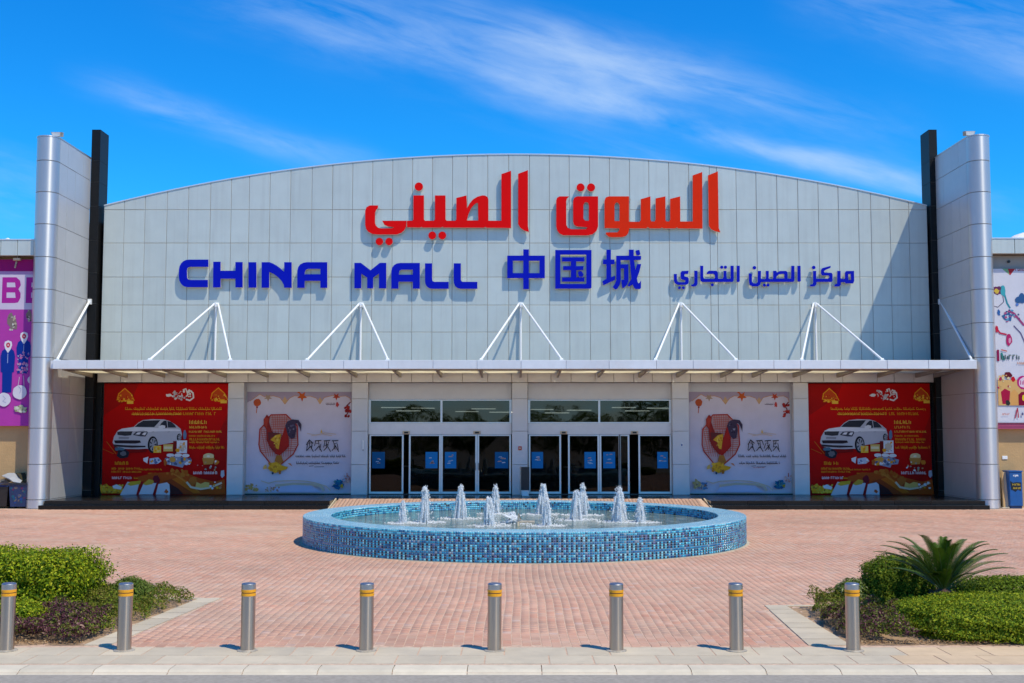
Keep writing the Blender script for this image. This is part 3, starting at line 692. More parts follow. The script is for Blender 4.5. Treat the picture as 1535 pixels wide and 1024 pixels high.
# ------------------------------------------------------------------ doors
YD = YF + .30
def entrance(px0, px1, spec):
    X0, X1 = XP(px0, 660, YF + .1), XP(px1, 660, YF + .1)
    zt = ZBB; z1, z2, z3, z4 = ZP(599, YD), ZP(634.5, YD), ZP(651.5, YD), ZFL
    def X(p): return XP(p, 690, YD)
    E = mall
    MB().box((X0, YD - .05, z1 + .01), (X1, YD + .1, zt - .005), .01).build('header_panel', M['pier'], E)
    MB().box((X0, YD - .08, z3 + .01), (X1, YD + .12, z2 - .005), .01).build('door_header', M['canopy_white'], E)
    # transom
    for (a, c) in ((X0, X0 + .1), (X1 - .1, X1), (X(spec['tm']) - .045, X(spec['tm']) + .045)): MB().box((a, YD - .06, z2), (c, YD + .06, z1)).build('window_mullion', M['frame'], E)
    for (a, c) in ((z2, z2 + .05), (z1 - .05, z1)): MB().box((X0 + .1, YD - .055, a), (X1 - .1, YD + .055, c)).build('window_rail', M['frame'], mall)
    for (a, c) in ((X0 + .1, X(spec['tm']) - .045), (X(spec['tm']) + .045, X1 - .1)):
        b = MB(); b.box((a, YD - .006, z2 + .05), (c, YD + .006, z1 - .05)); b.build('pane', M['glass_top'], mall)
    # leaves
    for (a, c, dark) in spec['leaves']:
        xa, xb = X(a), X(c); L_ = z4 + .04
        fr = MB(); sw = .075
        fr.box((xa, YD - .045, L_), (xa + sw, YD + .02, z3)); fr.box((xb - sw, YD - .045, L_), (xb, YD + .02, z3))
        fr.box((xa + sw, YD - .043, L_), (xb - sw, YD + .018, L_ + .09)); fr.box((xa + sw, YD - .043, z3 - .06), (xb - sw, YD + .018, z3))
        d = fr.build('sliding_door', M['frame'], mall)
        g = MB(); g.box((xa + sw, YD - .012, L_ + .09), (xb - sw, YD - .004, z3 - .06)); go = g.build('pane', M['glass'], None)
        go.parent = d; go.matrix_parent_inverse = Matrix.Identity(4)
        if dark:
            s_ = MB(); xd = X(dark); s_.box((xd - .04, YD + .03, L_), (xd + .04, YD + .09, z3 - .06)); so = s_.build('inner_stile', M['dark_frame'], None); so.parent = d; so.matrix_parent_inverse = Matrix.Identity(4)
    for p in spec['sensors']:
        b = MB(); b.box((X(p) - .16, YD - .17, z3 + .03), (X(p) + .16, YD - .082, z3 + .16), .01); so = b.build('door_sensor', M['cream'], mall)
        q = MB(); q.box((X(p) - .09, YD - .178, z3 + .05), (X(p) + .09, YD - .171, z3 + .13)); qo = q.build('sensor_eye', M['black']); qo.parent = so; qo.matrix_parent_inverse = Matrix.Identity(4)
    for p in spec['handles']:
        b = MB(); b.tube((X(p), YD - .09, ZP(705, YD)), (X(p), YD - .09, ZP(694, YD)), .022); attach(b.build('handle', M['dark_frame']), mall)
    MB().box((X0, YD - .06, z4), (X1, YD + .1, z4 + .035)).build('threshold', M['dark_frame'], mall)
entrance(551.5, 767, dict(tm=661.5, leaves=[(553.5, 605, 582), (613, 660.8, 632.5), (661.2, 715, 690), (715.6, 766, 740)], sensors=(609, 715), handles=(712.5, 718)))
entrance(791.5, 1007.5, dict(tm=898.5, leaves=[(792.5, 841, 819), (851.5, 898.3, 869), (898.8, 930.5, None), (927.5, 943.5, None), (957, 1006.5, 977)], sensors=(845, 951), handles=()))
# interior hall seen through the glass
ix0, ix1 = XP(540, 660, YF), XP(1020, 660, YF)
hall = thing('lobby', 'dim lobby interior seen through the entrance glass', 'room', ((ix0 + ix1) / 2, 56, ZFL))
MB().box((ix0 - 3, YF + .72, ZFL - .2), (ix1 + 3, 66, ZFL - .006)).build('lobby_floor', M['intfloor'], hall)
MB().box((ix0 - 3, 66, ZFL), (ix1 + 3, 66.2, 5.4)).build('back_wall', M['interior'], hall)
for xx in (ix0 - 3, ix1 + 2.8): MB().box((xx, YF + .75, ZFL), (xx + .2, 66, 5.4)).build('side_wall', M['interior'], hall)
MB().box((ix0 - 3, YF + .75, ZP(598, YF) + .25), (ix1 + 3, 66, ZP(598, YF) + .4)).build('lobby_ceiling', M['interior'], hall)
mall_children_hall = [o for o in C.objects if o.name.startswith('hall_body')]
for o in mall_children_hall: bpy.data.objects.remove(o)
MB().box((XL - 1.4, 66.3, 0), (XR + 1.4, YF + 34, ZP(330, YF) - 1)).build('hall_body', M['tan'], mall)
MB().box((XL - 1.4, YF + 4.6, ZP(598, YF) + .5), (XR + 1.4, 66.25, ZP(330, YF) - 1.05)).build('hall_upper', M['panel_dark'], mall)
k = 0; ORD = ('first', 'second', 'third', 'fourth', 'fifth', 'sixth')
for (px, dy) in ((590, 2), (612, 3), (634, 5), (700, 6), (725, 3), (752, 2.2), (812, 5), (835, 3), (868, 2.5), (935, 4), (955, 3), (988, 2.4)):
    X = XP(px, 605, YD + dy)
    ztube = ZP(611 + (k * 5) % 9, YD + dy)
    f = thing('ceiling_light', '%s lit tube light from the left behind the glass above the %s doors' % (ORD[k % 6], 'left' if px < 780 else 'right'), 'light', (X, YD + dy, ztube), 'tube lights in the lobby'); k += 1
    MB().box((X - .62, YD + dy - .05, ztube + .03), (X + .62, YD + dy + .05, ztube + .12)).build('batten', M['grey'], f)
    b = MB(); b.tube((X - .58, YD + dy, ztube), (X + .58, YD + dy, ztube), .022, n=6); b.build('tube', M['tube'], f)
# lobby furniture silhouettes
for (px, w, h, d, lab) in ((585, .9, 1.1, 4, 'dark counter behind the leftmost entrance door'), (880, 1.1, 1.0, 6, 'dark counter inside the right pair of doors')):
    X = XP(px, 700, YD + d); c = thing('counter', lab, 'counter', (X, YD + d, ZFL))
    MB().box((X - w, YD + d, ZFL), (X + w, YD + d + .6, ZFL + h)).build('cabinet', M['interior'], c); MB().box((X - w - .05, YD + d - .05, ZFL + h + .002), (X + w + .05, YD + d + .65, ZFL + h + .05)).build('top', M['grey'], c)
# blue notices on the door glass
NT = [(558, 577, 'darker blue notice on the leftmost door pane', .5), (638, 656, 'blue notice on the right half of the second door pane from the left', 1), (667, 684, 'blue notice left of the handles on the third door pane from the left', 1), (742, 762, 'dim blue notice just left of the middle pier on the fourth door pane', .6),
      (797, 814, 'blue notice on the first door pane right of the middle pier', .9), (876, 893, 'blue notice on the sixth door pane from the left, above the twin jets', 1), (904, 922, 'blue notice just right of the centre stile of the right doors', 1), (985, 1001, 'blue notice on the rightmost door pane', 1)]
for (a, c, lab, k) in NT:
    x0, x1 = XP(a, 690, YD), XP(c, 690, YD); z0, z1 = ZP(702, YD), ZP(677.5, YD)
    b = MB(); b.cc = (.015 * k, .20 * k, .50 * k); y = YD - .055  # k darkens the blue of some notices
    b.box((x0, y, z0), (x1, y + .004, z1))
    xm = (x0 + x1) / 2
    for q in range(5):
        b.cc = random.choice([(.5, .55, .6), (.45, .3, .25), (.3, .45, .6)]); w_ = random.uniform(.04, .12); zz = z0 + (z1 - z0) * random.uniform(.25, .85); xx = xm + random.uniform(-.1, .1)
        b.face([(xx - w_, y - .002, zz), (xx + w_, y - .002, zz + .01), (xx + w_ * .7, y - .002, zz + .05), (xx - w_ * .5, y - .002, zz + .045)])
    o = b.build('notice', M['print']); tag(o, lab, 'notice', 'blue notices on the entrance doors')
# small things on the piers
def small(name, lab, cat, px, py, w, h, m, y=YF - .05, dep=.06):
    X = XP(px, py, y); Z = ZP(py, y); t = thing(name, lab, cat, (X, y, Z))
    MB().box((X - w / 2, y - dep, Z - h / 2), (X + w / 2, y - .001, Z + h / 2), .01).build('case', m, t); return t, X, Z
t, X, Z = small('alarm_call_point', 'small red alarm call point on the middle pier', 'alarm', 779.5, 672, .15, .17, M['redp'])
MB().box((X - .04, YF - .115, Z - .04), (X + .04, YF - .111, Z + .04)).build('button', M['cream'], t)
t, X, Z = small('wall_sign', 'tiny blue and white sign on the pier right of the doors', 'sign', 1022, 667, .13, .18, M['white'], dep=.02)
MB().box((X - .03, YF - .074, Z - .05), (X + .03, YF - .071, Z + .05)).build('symbol', M['binblue'], t)
t, X, Z = small('card_reader', 'slim white card reader on the pier left of the doors', 'card reader', 544.5, 667, .08, .42, M['white'])
MB().box((X - .03, YF - .115, Z - .24), (X + .03, YF - .06, Z - .215)).build('hook', M['black'], t)
# standing black sign and its white tray beside the middle pier
YQ = 51.2
x0, x1 = XP(781, 715, YQ), XP(793.5, 715, YQ)
sg = thing('standing_panel', 'black standing panel on a white base beside the middle pier', 'sign', ((x0 + x1) / 2, YQ, ZFL))
MB().box((x0, YQ, ZP(735, YQ)), (x1, YQ + .08, ZP(700, YQ)), .01).build('board', M['black'], sg)
MB().box((x0 + .03, YQ - .05, ZFL), (x1 - .03, YQ + .25, ZP(735.5, YQ)), .02).build('base', M['white'], sg)
MB().tube((x0 - .03, YQ - .02, ZFL), (x0 - .03, YQ - .02, ZP(699, YQ)), .02, n=8).build('pole', M['rust'], sg)

# ------------------------------------------------------------------ sign letters
def crop(ox, oy, sc): return lambda p: (ox + p[0] / sc, oy + p[1] / sc)
cA = crop(260, 370, 5.904); cB = crop(510, 370, 5.904); cCn = crop(740, 360, 5.904); cCh = crop(890, 365, 12.8)
cR1 = crop(520, 240, 4.2667); cR2 = crop(800, 240, 4.2667); cS1 = crop(1000, 385, 10.233); cS2 = crop(1110, 385, 8.528)
YL0, YL1 = YF - .23, YF - .10
def circ(cx, cy, r, n=20): return [(cx + r * math.cos(2 * PI * k / n), cy + r * math.sin(2 * PI * k / n)) for k in range(n)]
def round_loop(pts, rr=.0): return pts
def letter(name, loops, tr, parent, face, studs=True, label=None):
    lw = [[W(*tr(p), YL0) for p in lp] for lp in loops]
    vs = []; fs = []; ms = []
    flat = [v for lp in lw for v in lp]
    tri = tessellate_polygon([[Vector((v.x, v.z, 0)) for v in lp] for lp in lw])
    n = len(flat)
    vs = [tuple(v) for v in flat]
    for t in tri:
        a, b_, c = [flat[i] for i in t]
        nrm = (b_ - a).cross(c - a).y
        fs.append(tuple(t) if nrm < 0 else tuple(reversed(t))); ms.append(0)
    # returns: front rim flush 4 mm proud, then side walls
    k0 = 0
    for lp in lw:
        m_ = len(lp); base = len(vs)
        for v in lp: vs.append((v.x, YL0, v.z))
        for v in lp: vs.append((v.x, YL1, v.z))
        for k in range(m_):
            fs.append((base + k, base + (k + 1) % m_, base + m_ + (k + 1) % m_, base + m_ + k)); ms.append(1)
    # back plate
    base = len(vs); vs += [(v.x, YL1, v.z) for v in flat]
    for t in tri: fs.append(tuple(base + i for i in t)); ms.append(1)
    me = bpy.data.meshes.new(name); me.from_pydata(vs, [], fs); me.materials.append(face); me.materials.append(M['letter_side']); me.polygons.foreach_set('material_index', ms); me.update()
    o = link(name, me); attach(o, parent)
    if label: o['label'] = label
    # stand-off studs
    if studs:
        xs = [v.x for v in lw[0]]; zs = [v.z for v in lw[0]]
        b = MB(); 
        for v in lw[0][::max(1, len(lw[0]) // 3)]:
            q = Vector((v.x * .9 + sum(xs) / len(xs) * .1, 0, v.z * .9 + sum(zs) / len(zs) * .1)); b.tube((q.x, YL1 - .002, q.z), (q.x, YF + .02, q.z), .012, n=6)
        s_ = b.build('stud', M['letter_side']); s_.parent = o; s_.matrix_parent_inverse = Matrix.Identity(4)
    return o
def sign(lab, x, z): return thing('sign', lab, 'sign', (x, YF, z))
sgE = sign('blue raised Latin letters reading CHINA MALL on the silver wall', -7, 11)
bf = M['blue_face']
letter('letter_c', [[(310, 113), (140, 113), (112, 116), (88, 127), (68, 146), (54, 172), (48, 205), (47, 260), (52, 297), (63, 322), (80, 341), (100, 353), (125, 358), (305, 358), (305, 293), (145, 293), (130, 288), (121, 272), (120, 204), (125, 188), (142, 178), (310, 178)]], cA, sgE, bf)
letter('letter_h', [[(352, 132), (418, 132), (418, 212), (548, 212), (548, 135), (613, 135), (613, 360), (548, 360), (548, 283), (418, 283), (418, 360), (350, 360)]], cA, sgE, bf)
letter('letter_i', [[(664, 136), (735, 136), (735, 362), (664, 362)]], cA, sgE, bf)
letter('letter_n', [[(780, 136), (850, 136), (880, 148), (915, 168), (950, 194), (980, 222), (980, 136), (1047, 136), (1047, 363), (980, 363), (975, 335), (958, 303), (925, 268), (890, 242), (848, 222), (848, 363), (780, 363)]], cA, sgE, bf)
letter('letter_a', [[(1362, 136), (1180, 136), (1150, 141), (1122, 156), (1104, 180), (1096, 212), (1095, 364), (1162, 364), (1162, 302), (1300, 302), (1300, 364), (1362, 364)], [(1300, 196), (1190, 196), (1172, 204), (1163, 225), (1163, 243), (1300, 243)]], cA, sgE, bf)
letter('letter_m', [[(125, 142), (182, 142), (268, 208), (350, 142), (408, 142), (408, 368), (343, 368), (343, 238), (292, 272), (292, 368), (238, 368), (238, 272), (187, 238), (187, 368), (125, 368)]], cB, sgE, bf)
letter('letter_a', [[(705, 143), (530, 143), (500, 148), (475, 163), (458, 188), (452, 215), (452, 371), (516, 371), (516, 310), (642, 310), (642, 371), (705, 371)], [(642, 203), (540, 203), (526, 212), (521, 230), (521, 247), (642, 247)]], cB, sgE, bf)
for d in (0, 254):
    letter('letter_l', [[(750 + d, 146), (814 + d, 146), (814 + d, 290), (818 + d, 303), (830 + d, 310), (960 + d, 310), (960 + d, 372), (812 + d, 372), (786 + d, 366), (765 + d, 350), (753 + d, 325), (750 + d, 295)]], cB, sgE, bf)
sgC = sign('three blue raised Chinese characters beside the word MALL on the wall', 2.8, 11.3)
letter('character', [[(120, 137), (262, 137), (262, 82), (312, 82), (312, 137), (453, 137), (453, 337), (312, 337), (312, 434), (262, 434), (262, 337), (120, 337)], [(170, 183), (262, 183), (262, 292), (170, 292)], [(312, 183), (406, 183), (406, 292), (312, 292)]], cCn, sgC, bf)
letter('character', [[(545, 87), (866, 87), (866, 420), (856, 430), (545, 430)], [(590, 128), (820, 128), (820, 388), (590, 388)]], cCn, sgC, bf)
letter('character_stroke', [[(605, 152), (803, 152), (803, 190), (730, 190), (730, 230), (797, 230), (793, 266), (732, 266), (732, 330), (803, 330), (803, 368), (605, 368), (605, 330), (683, 330), (683, 266), (615, 266), (615, 230), (683, 230), (683, 190), (605, 190)]], cCn, sgC, bf)
letter('character_dot', [[(748, 278), (775, 273), (796, 300), (790, 324), (756, 324), (746, 300)]], cCn, sgC, bf, studs=False)
letter('character', [[(243, 120), (330, 120), (330, 308), (400, 308), (400, 400), (333, 400), (333, 650), (345, 645), (408, 615), (410, 700), (183, 803), (165, 725), (243, 680), (243, 400), (177, 400), (177, 308), (243, 308)]], cCh, sgC, bf)
letter('character', [[(432, 235), (675, 235), (675, 118), (768, 118), (768, 238), (910, 238), (910, 300), (895, 318), (772, 320), (800, 505), (835, 395), (912, 395), (880, 530), (830, 670), (842, 735), (860, 768), (885, 745), (907, 705), (907, 850), (890, 875), (800, 875), (770, 845), (745, 785), (680, 830), (650, 815), (665, 775), (722, 680), (690, 320), (518, 320), (518, 400), (665, 400), (668, 720), (640, 790), (580, 855), (545, 850), (528, 700), (580, 695), (580, 480), (518, 480), (520, 700), (500, 790), (450, 870), (415, 885), (360, 840), (400, 790), (428, 720), (432, 680)]], cCh, sgC, bf)
letter('character_dot', [[(800, 150), (820, 130), (875, 122), (898, 210), (850, 232), (815, 215)]], cCh, sgC, bf, studs=False)
sgR = sign('large red raised Arabic lettering high in the middle of the wall', 1, 13)
rf, rq = M['red_face'], M['red_orange']
letter('letter_yeh', [[(200, 290), (198, 308), (187, 318), (181, 335), (180, 400), (186, 420), (200, 433), (220, 437), (285, 437), (303, 430), (262, 424), (240, 414), (225, 388), (382, 388), (379, 425), (368, 448), (348, 465), (320, 476), (200, 476), (165, 473), (138, 460), (122, 440), (117, 415), (117, 325), (125, 302), (145, 290)]], cR1, sgR, rf)
letter('letter_body', [[(384, 388), (418, 388), (425, 380), (425, 226), (493, 226), (493, 380), (500, 388), (555, 388), (563, 380), (563, 226), (631, 226), (631, 380), (638, 388), (693, 388), (700, 380), (700, 242), (765, 226), (768, 308), (785, 278), (806, 252), (835, 234), (865, 226), (885, 227), (899, 236), (905, 252), (905, 388), (988, 388), (988, 90), (1050, 68), (1050, 435), (895, 433), (885, 428), (875, 433), (620, 432), (610, 427), (600, 432), (485, 432), (477, 427), (468, 432), (384, 430)], [(768, 386), (778, 345), (795, 308), (812, 286), (826, 276), (838, 274), (840, 386)]], cR1, sgR, rf)
letter('letter_alef', [[(1095, 88), (1158, 64), (1158, 425), (1165, 460), (1135, 451), (1110, 434), (1095, 410)]], cR1, sgR, rf)
for (x, y, r) in ((460, 170, 27), (546, 482, 25), (610, 482, 25), (208, 521, 24), (270, 521, 24)): letter('letter_dot', [circ(x, y, r)], cR1, sgR, rf)
letter('letter_qaf', [[(228, 232), (165, 232), (150, 241), (144, 258), (144, 425), (150, 450), (165, 470), (190, 481), (345, 482), (378, 474), (402, 453), (412, 425), (412, 232), (278, 232), (260, 240), (252, 260), (252, 395), (258, 413), (275, 425), (345, 430), (335, 442), (240, 442), (218, 433), (209, 415), (208, 265), (213, 245)], [(318, 290), (324, 274), (336, 268), (348, 274), (353, 288), (353, 388), (330, 388), (318, 376)]], cR2, sgR, rf)
letter('letter_body', [[(610, 232), (610, 394), (675, 395), (685, 385), (685, 250), (747, 232), (747, 380), (753, 393), (773, 393), (780, 380), (780, 245), (843, 232), (843, 383), (849, 393), (866, 393), (873, 380), (873, 248), (937, 232), (938, 393), (1017, 393), (1017, 98), (1078, 76), (1080, 438), (925, 437), (915, 431), (905, 437), (830, 437), (820, 431), (810, 437), (742, 437), (730, 429), (718, 437), (612, 437), (605, 468), (590, 485), (570, 492), (500, 494), (480, 490), (462, 475), (462, 463), (535, 462), (548, 448), (548, 437), (453, 435), (453, 262), (460, 240), (480, 232)], [(517, 290), (522, 276), (532, 270), (543, 276), (549, 290), (549, 390), (517, 390)]], cR2, sgR, rq)
letter('letter_alef', [[(1115, 98), (1178, 72), (1184, 435), (1194, 462), (1160, 455), (1133, 441), (1120, 420)]], cR2, sgR, rq)
for (x, y, r) in ((300, 175, 26), (367, 175, 26)): letter('letter_dot', [circ(x, y, r)], cR2, sgR, rf)
sgA = sign('small blue raised Arabic lettering at the right end of the wall', 12, 11)
letter('letter_yeh', [[(103, 263), (150, 263), (152, 360), (163, 380), (190, 390), (265, 390), (280, 378), (272, 357), (232, 352), (210, 335), (205, 310), (207, 245), (225, 218), (330, 213), (325, 262), (275, 265), (264, 280), (272, 303), (310, 310), (333, 330), (335, 385), (322, 415), (290, 430), (165, 430), (125, 410), (105, 375)]], cS1, sgA, bf, False)
letter('letter_reh', [[(417, 213), (467, 213), (467, 410), (455, 440), (430, 455), (370, 455), (370, 430), (405, 418), (417, 395)]], cS1, sgA, bf, False)
letter('letter_body', [[(508, 137), (555, 137), (555, 310), (568, 338), (720, 338), (735, 325), (730, 280), (710, 262), (605, 266), (615, 235), (640, 213), (760, 215), (778, 240), (778, 330), (790, 337), (852, 335), (865, 310), (865, 215), (912, 215), (912, 325), (922, 337), (965, 337), (973, 325), (973, 137), (1022, 137), (1022, 365), (1000, 387), (540, 387), (515, 368), (508, 340)]], cS1, sgA, bf, False)
letter('letter_alef', [[(1068, 137), (1115, 137), (1115, 375), (1095, 390), (1068, 385)]], cS1, sgA, bf, False)
for (x, y, r) in ((190, 475, 23), (250, 475, 23), (693, 430, 23), (838, 160, 25), (895, 160, 25)): letter('letter_dot', [circ(x, y, r, 14)], cS1, sgA, bf, False)
letter('letter_body', [[(105, 213), (145, 213), (148, 320), (165, 338), (200, 340), (218, 325), (222, 180), (262, 180), (262, 275), (275, 285), (318, 285), (325, 270), (325, 180), (362, 180), (362, 275), (370, 285), (410, 285), (417, 270), (417, 180), (455, 178), (468, 200), (500, 182), (585, 180), (602, 200), (602, 278), (645, 278), (650, 115), (690, 115), (690, 300), (675, 322), (262, 322), (250, 358), (225, 378), (150, 378), (118, 358), (108, 320)], [(455, 278), (465, 250), (490, 225), (550, 218), (560, 228), (560, 278)]], cS2, sgA, bf, False)
letter('letter_alef', [[(728, 115), (768, 115), (772, 310), (750, 322), (728, 310)]], cS2, sgA, bf, False)
letter('letter_body', [[(928, 180), (968, 180), (970, 280), (1120, 280), (1135, 265), (1130, 240), (1040, 238), (1028, 215), (1030, 165), (1045, 145), (1155, 115), (1150, 142), (1085, 170), (1068, 185), (1075, 202), (1165, 205), (1178, 225), (1178, 300), (1165, 322), (975, 322), (965, 362), (945, 380), (885, 380), (893, 355), (920, 350), (928, 330)]], cS2, sgA, bf, False)
letter('letter_meem', [[(1237, 180), (1280, 180), (1280, 270), (1290, 283), (1335, 283), (1335, 205), (1350, 182), (1452, 180), (1455, 310), (1440, 340), (1345, 340), (1330, 325), (1285, 325), (1283, 358), (1260, 380), (1197, 380), (1203, 355), (1235, 342)], [(1378, 222), (1408, 218), (1412, 296), (1380, 298)]], cS2, sgA, bf, False)
for (x, y, r) in ((178, 140, 23), (305, 362, 20), (352, 362, 20), (937, 137, 23)): letter('letter_dot', [circ(x, y, r, 14)], cS2, sgA, bf, False)

# ------------------------------------------------------------------ printed posters (flat print as thin coloured shapes)
class Art:
    def __init__(s, rect_px, rect_world):      # crop-space rect (x0,y0,x1,y1) ; world (X0,Z1,X1,Z0,Y)
        s.r = rect_px; s.w = rect_world; s.b = MB(); s.n = 0
        s.rng = random.Random(5)
    def P(s, x, y, off):
        x0, y0, x1, y1 = s.r; X0, Z1, X1, Z0, Y = s.w
        x = min(max(x, x0), x1); y = min(max(y, y0), y1)
        return (X0 + (x - x0) / (x1 - x0) * (X1 - X0), Y - off, Z1 + (y - y0) / (y1 - y0) * (Z0 - Z1))
    def poly(s, pts, col, lay=None, holes=()):
        if lay is None: s.n += 1; lay = s.n
        off = .0008 * lay + .002
        loops = [pts] + list(holes); flat = [p for l in loops for p in l]
        tri = tessellate_polygon([[Vector((p[0], p[1], 0)) for p in l] for l in loops])
        s.b.cc = col
        vs = [s.P(p[0], p[1], off) for p in flat]
        fs = []
        for t in tri:
            a, b_, c = [Vector(vs[i]) for i in t]
            fs.append(tuple(t) if (b_ - a).cross(c - a).y < 0 else tuple(reversed(t)))
        s.b.raw(vs, fs)
    def rect(s, x0, y0, x1, y1, col, lay=None): s.poly([(x0, y0), (x1, y0), (x1, y1), (x0, y1)], col, lay)
    def blob(s, cx, cy, rx, ry, col, jag=.15, n=16, rot=0):
        pts = []
        for k in range(n):
            t = 2 * PI * k / n; r = 1 + s.rng.uniform(-jag, jag); x = rx * r * math.cos(t); y = ry * r * math.sin(t)
            pts.append((cx + x * math.cos(rot) - y * math.sin(rot), cy + x * math.sin(rot) + y * math.cos(rot)))
        s.poly(pts, col)
    def line(s, pts, w, col):
        s.n += 1
        for k in range(len(pts) - 1):
            (x0, y0), (x1, y1) = pts[k], pts[k + 1]; d = math.hypot(x1 - x0, y1 - y0) or 1; nx, ny = -(y1 - y0) / d * w / 2, (x1 - x0) / d * w / 2
            ex, ey = (x1 - x0) / d * w * .25, (y1 - y0) / d * w * .25
            s.poly([(x0 + nx - ex, y0 + ny - ey), (x1 + nx + ex, y1 + ny + ey), (x1 - nx + ex, y1 - ny + ey), (x0 - nx - ex, y0 - ny - ey)], col, s.n + k * .12)
        s.n += 1
    def script(s, x0, x1, y, h, col, arabic=True):     # unreadable small print, as in the photo
        s.n += 1; x = x0; base = y + h * .25; L_ = s.n
        while x < x1:
            wl = s.rng.uniform(h * 1.6, h * 4.5); xe = min(x + wl, x1)
            if arabic: s.poly([(x, base), (xe, base), (xe, base + h * .22), (x, base + h * .22)], col, L_)
            q = x
            while q < xe - h * .2:
                st = h * .17; hh = s.rng.choice((.35, .55, .9, 1.0)) * h; kind = s.rng.random()
                if arabic:
                    s.poly([(q, base - hh * .75), (q + st, base - hh * .75), (q + st, base + .01 * h), (q, base + .01 * h)], col, L_ + .3)
                    if kind < .35: s.poly([(q + st * 2, base - h * .62), (q + st * 3, base - h * .62), (q + st * 3, base - h * .45), (q + st * 2, base - h * .45)], col, L_ + .3)
                    elif kind < .6: s.poly([(q + st * 1.5, base + h * .4), (q + st * 2.5, base + h * .4), (q + st * 2.5, base + h * .58), (q + st * 1.5, base + h * .58)], col, L_ + .3)
                    q += s.rng.uniform(.3, .75) * h
                else:
                    s.poly([(q, base - h * .7), (q + st, base - h * .7), (q + st, base + .2 * h), (q, base + .2 * h)], col, L_ + .3)
                    if kind < .6: yy = s.rng.choice((-.7, -.3, .02)); s.poly([(q + st, base + yy * h), (q + h * .5, base + yy * h), (q + h * .5, base + (yy + .17) * h), (q + st, base + (yy + .17) * h)], col, L_ + .5)
                    if kind > .4: s.poly([(q + h * .4, base - h * .5), (q + h * .4 + st, base - h * .5), (q + h * .4 + st, base + .2 * h), (q + h * .4, base + .2 * h)], col, L_ + .6)
                    q += h * .72
            x = xe + h * .45
        s.n += 1
    def dotfield(s, x0, y0, x1, y1, n, r, cols, jag=.4):
        for _ in range(n):
            s.n += .05; s.rng2 = 0
            x = s.rng.uniform(x0, x1); y = s.rng.uniform(y0, y1); rr = r * s.rng.uniform(.5, 1.4)
            s.poly([(x + rr * math.cos(t) * s.rng.uniform(.6, 1.3), y + rr * math.sin(t) * s.rng.uniform(.6, 1.3)) for t in (0, .9, 1.9, 2.8, 3.7, 4.6, 5.5)], s.rng.choice(cols), s.n)
        s.n += 1
RED = (.50, .002, .001); DRED = (.20, .004, .004); GOLD = (.74, .32, .012); YEL = (.82, .50, .05); WHT = (.74, .73, .74); SIL = (.50, .50, .54); LSIL = (.74, .74, .77)
def car_art(A, ox=0, oy=0):
    def T(p): return [(x + ox, y + oy) for x, y in p]
    A.poly(T([(150, 575), (420, 600), (420, 625), (200, 640), (150, 610)]), DRED)
    A.poly(T([(138, 548), (148, 500), (175, 455), (215, 432), (310, 418), (345, 385), (385, 362), (460, 354), (560, 356), (610, 370), (665, 405), (700, 435), (712, 480), (700, 530), (640, 548), (520, 568), (470, 605), (420, 598), (360, 602), (240, 600), (160, 580)]), SIL)
    A.poly(T([(175, 452), (215, 432), (320, 420), (480, 425), (430, 445), (330, 452), (240, 455)]), LSIL)
    A.poly(T([(345, 425), (520, 428), (690, 440), (700, 452), (520, 455), (420, 460)]), LSIL)
    A.poly(T([(318, 418), (345, 392), (388, 366), (530, 362), (512, 385), (480, 420)]), (.03, .035, .045))
    A.poly(T([(520, 430), (535, 390), (560, 366), (582, 366), (590, 424), (560, 432)]), (.03, .035, .05))
    A.poly(T([(594, 424), (588, 368), (620, 376), (650, 402), (664, 424)]), (.03, .035, .05))
    A.poly(T([(175, 460), (205, 455), (302, 455), (290, 488), (240, 492), (178, 484)]), (.02, .02, .025))
    for yy in (463, 471, 479): A.poly(T([(184, yy), (296, yy), (296, yy + 2), (184, yy + 2)]), (.12, .12, .13))
    A.poly(T([(305, 485), (330, 458), (425, 455), (428, 470), (410, 498), (370, 497)]), (.06, .06, .08))
    A.poly(T([(325, 480), (345, 464), (372, 462), (360, 482)]), LSIL); A.poly(T([(380, 480), (398, 464), (420, 464), (405, 488)]), LSIL)
    A.poly(T([(150, 530), (200, 528), (365, 530), (375, 548), (330, 556), (160, 554)]), (.03, .02, .025))
    A.poly(T([(190, 500), (275, 502), (272, 518), (188, 516)]), (.28, .28, .3))
    A.poly(T([(145, 562), (250, 570), (410, 574), (415, 586), (300, 590), (150, 580)]), (.04, .03, .035))
    for (cx, cy, rx, ry) in ((472, 565, 42, 70), (690, 505, 20, 32)):
        A.poly(T([(cx + rx * math.cos(2 * PI * k / 20), cy + ry * math.sin(2 * PI * k / 20)) for k in range(20)]), (.015, .015, .018))
        A.poly(T([(cx + 4 + rx * .72 * math.cos(2 * PI * k / 20), cy + ry * .78 * math.sin(2 * PI * k / 20)) for k in range(20)]), (.35, .35, .38))
        for k in range(7):
            t = 2 * PI * k / 7; A.poly(T([(cx + 4 + rx * .66 * math.cos(t - .2), cy + ry * .7 * math.sin(t - .2)), (cx + 4 + rx * .66 * math.cos(t + .2), cy + ry * .7 * math.sin(t + .2)), (cx + 4 + rx * .15 * math.cos(t), cy + ry * .15 * math.sin(t))]), (.03, .03, .035), A.n + .4)
        A.n += 1
    A.poly(T([(515, 415), (545, 402), (572, 408), (572, 428), (540, 434), (518, 430)]), LSIL)
    for x0 in (462, 592): A.poly(T([(x0, 458), (x0 + 20, 456), (x0 + 20, 460), (x0, 462)]), (.25, .25, .28))
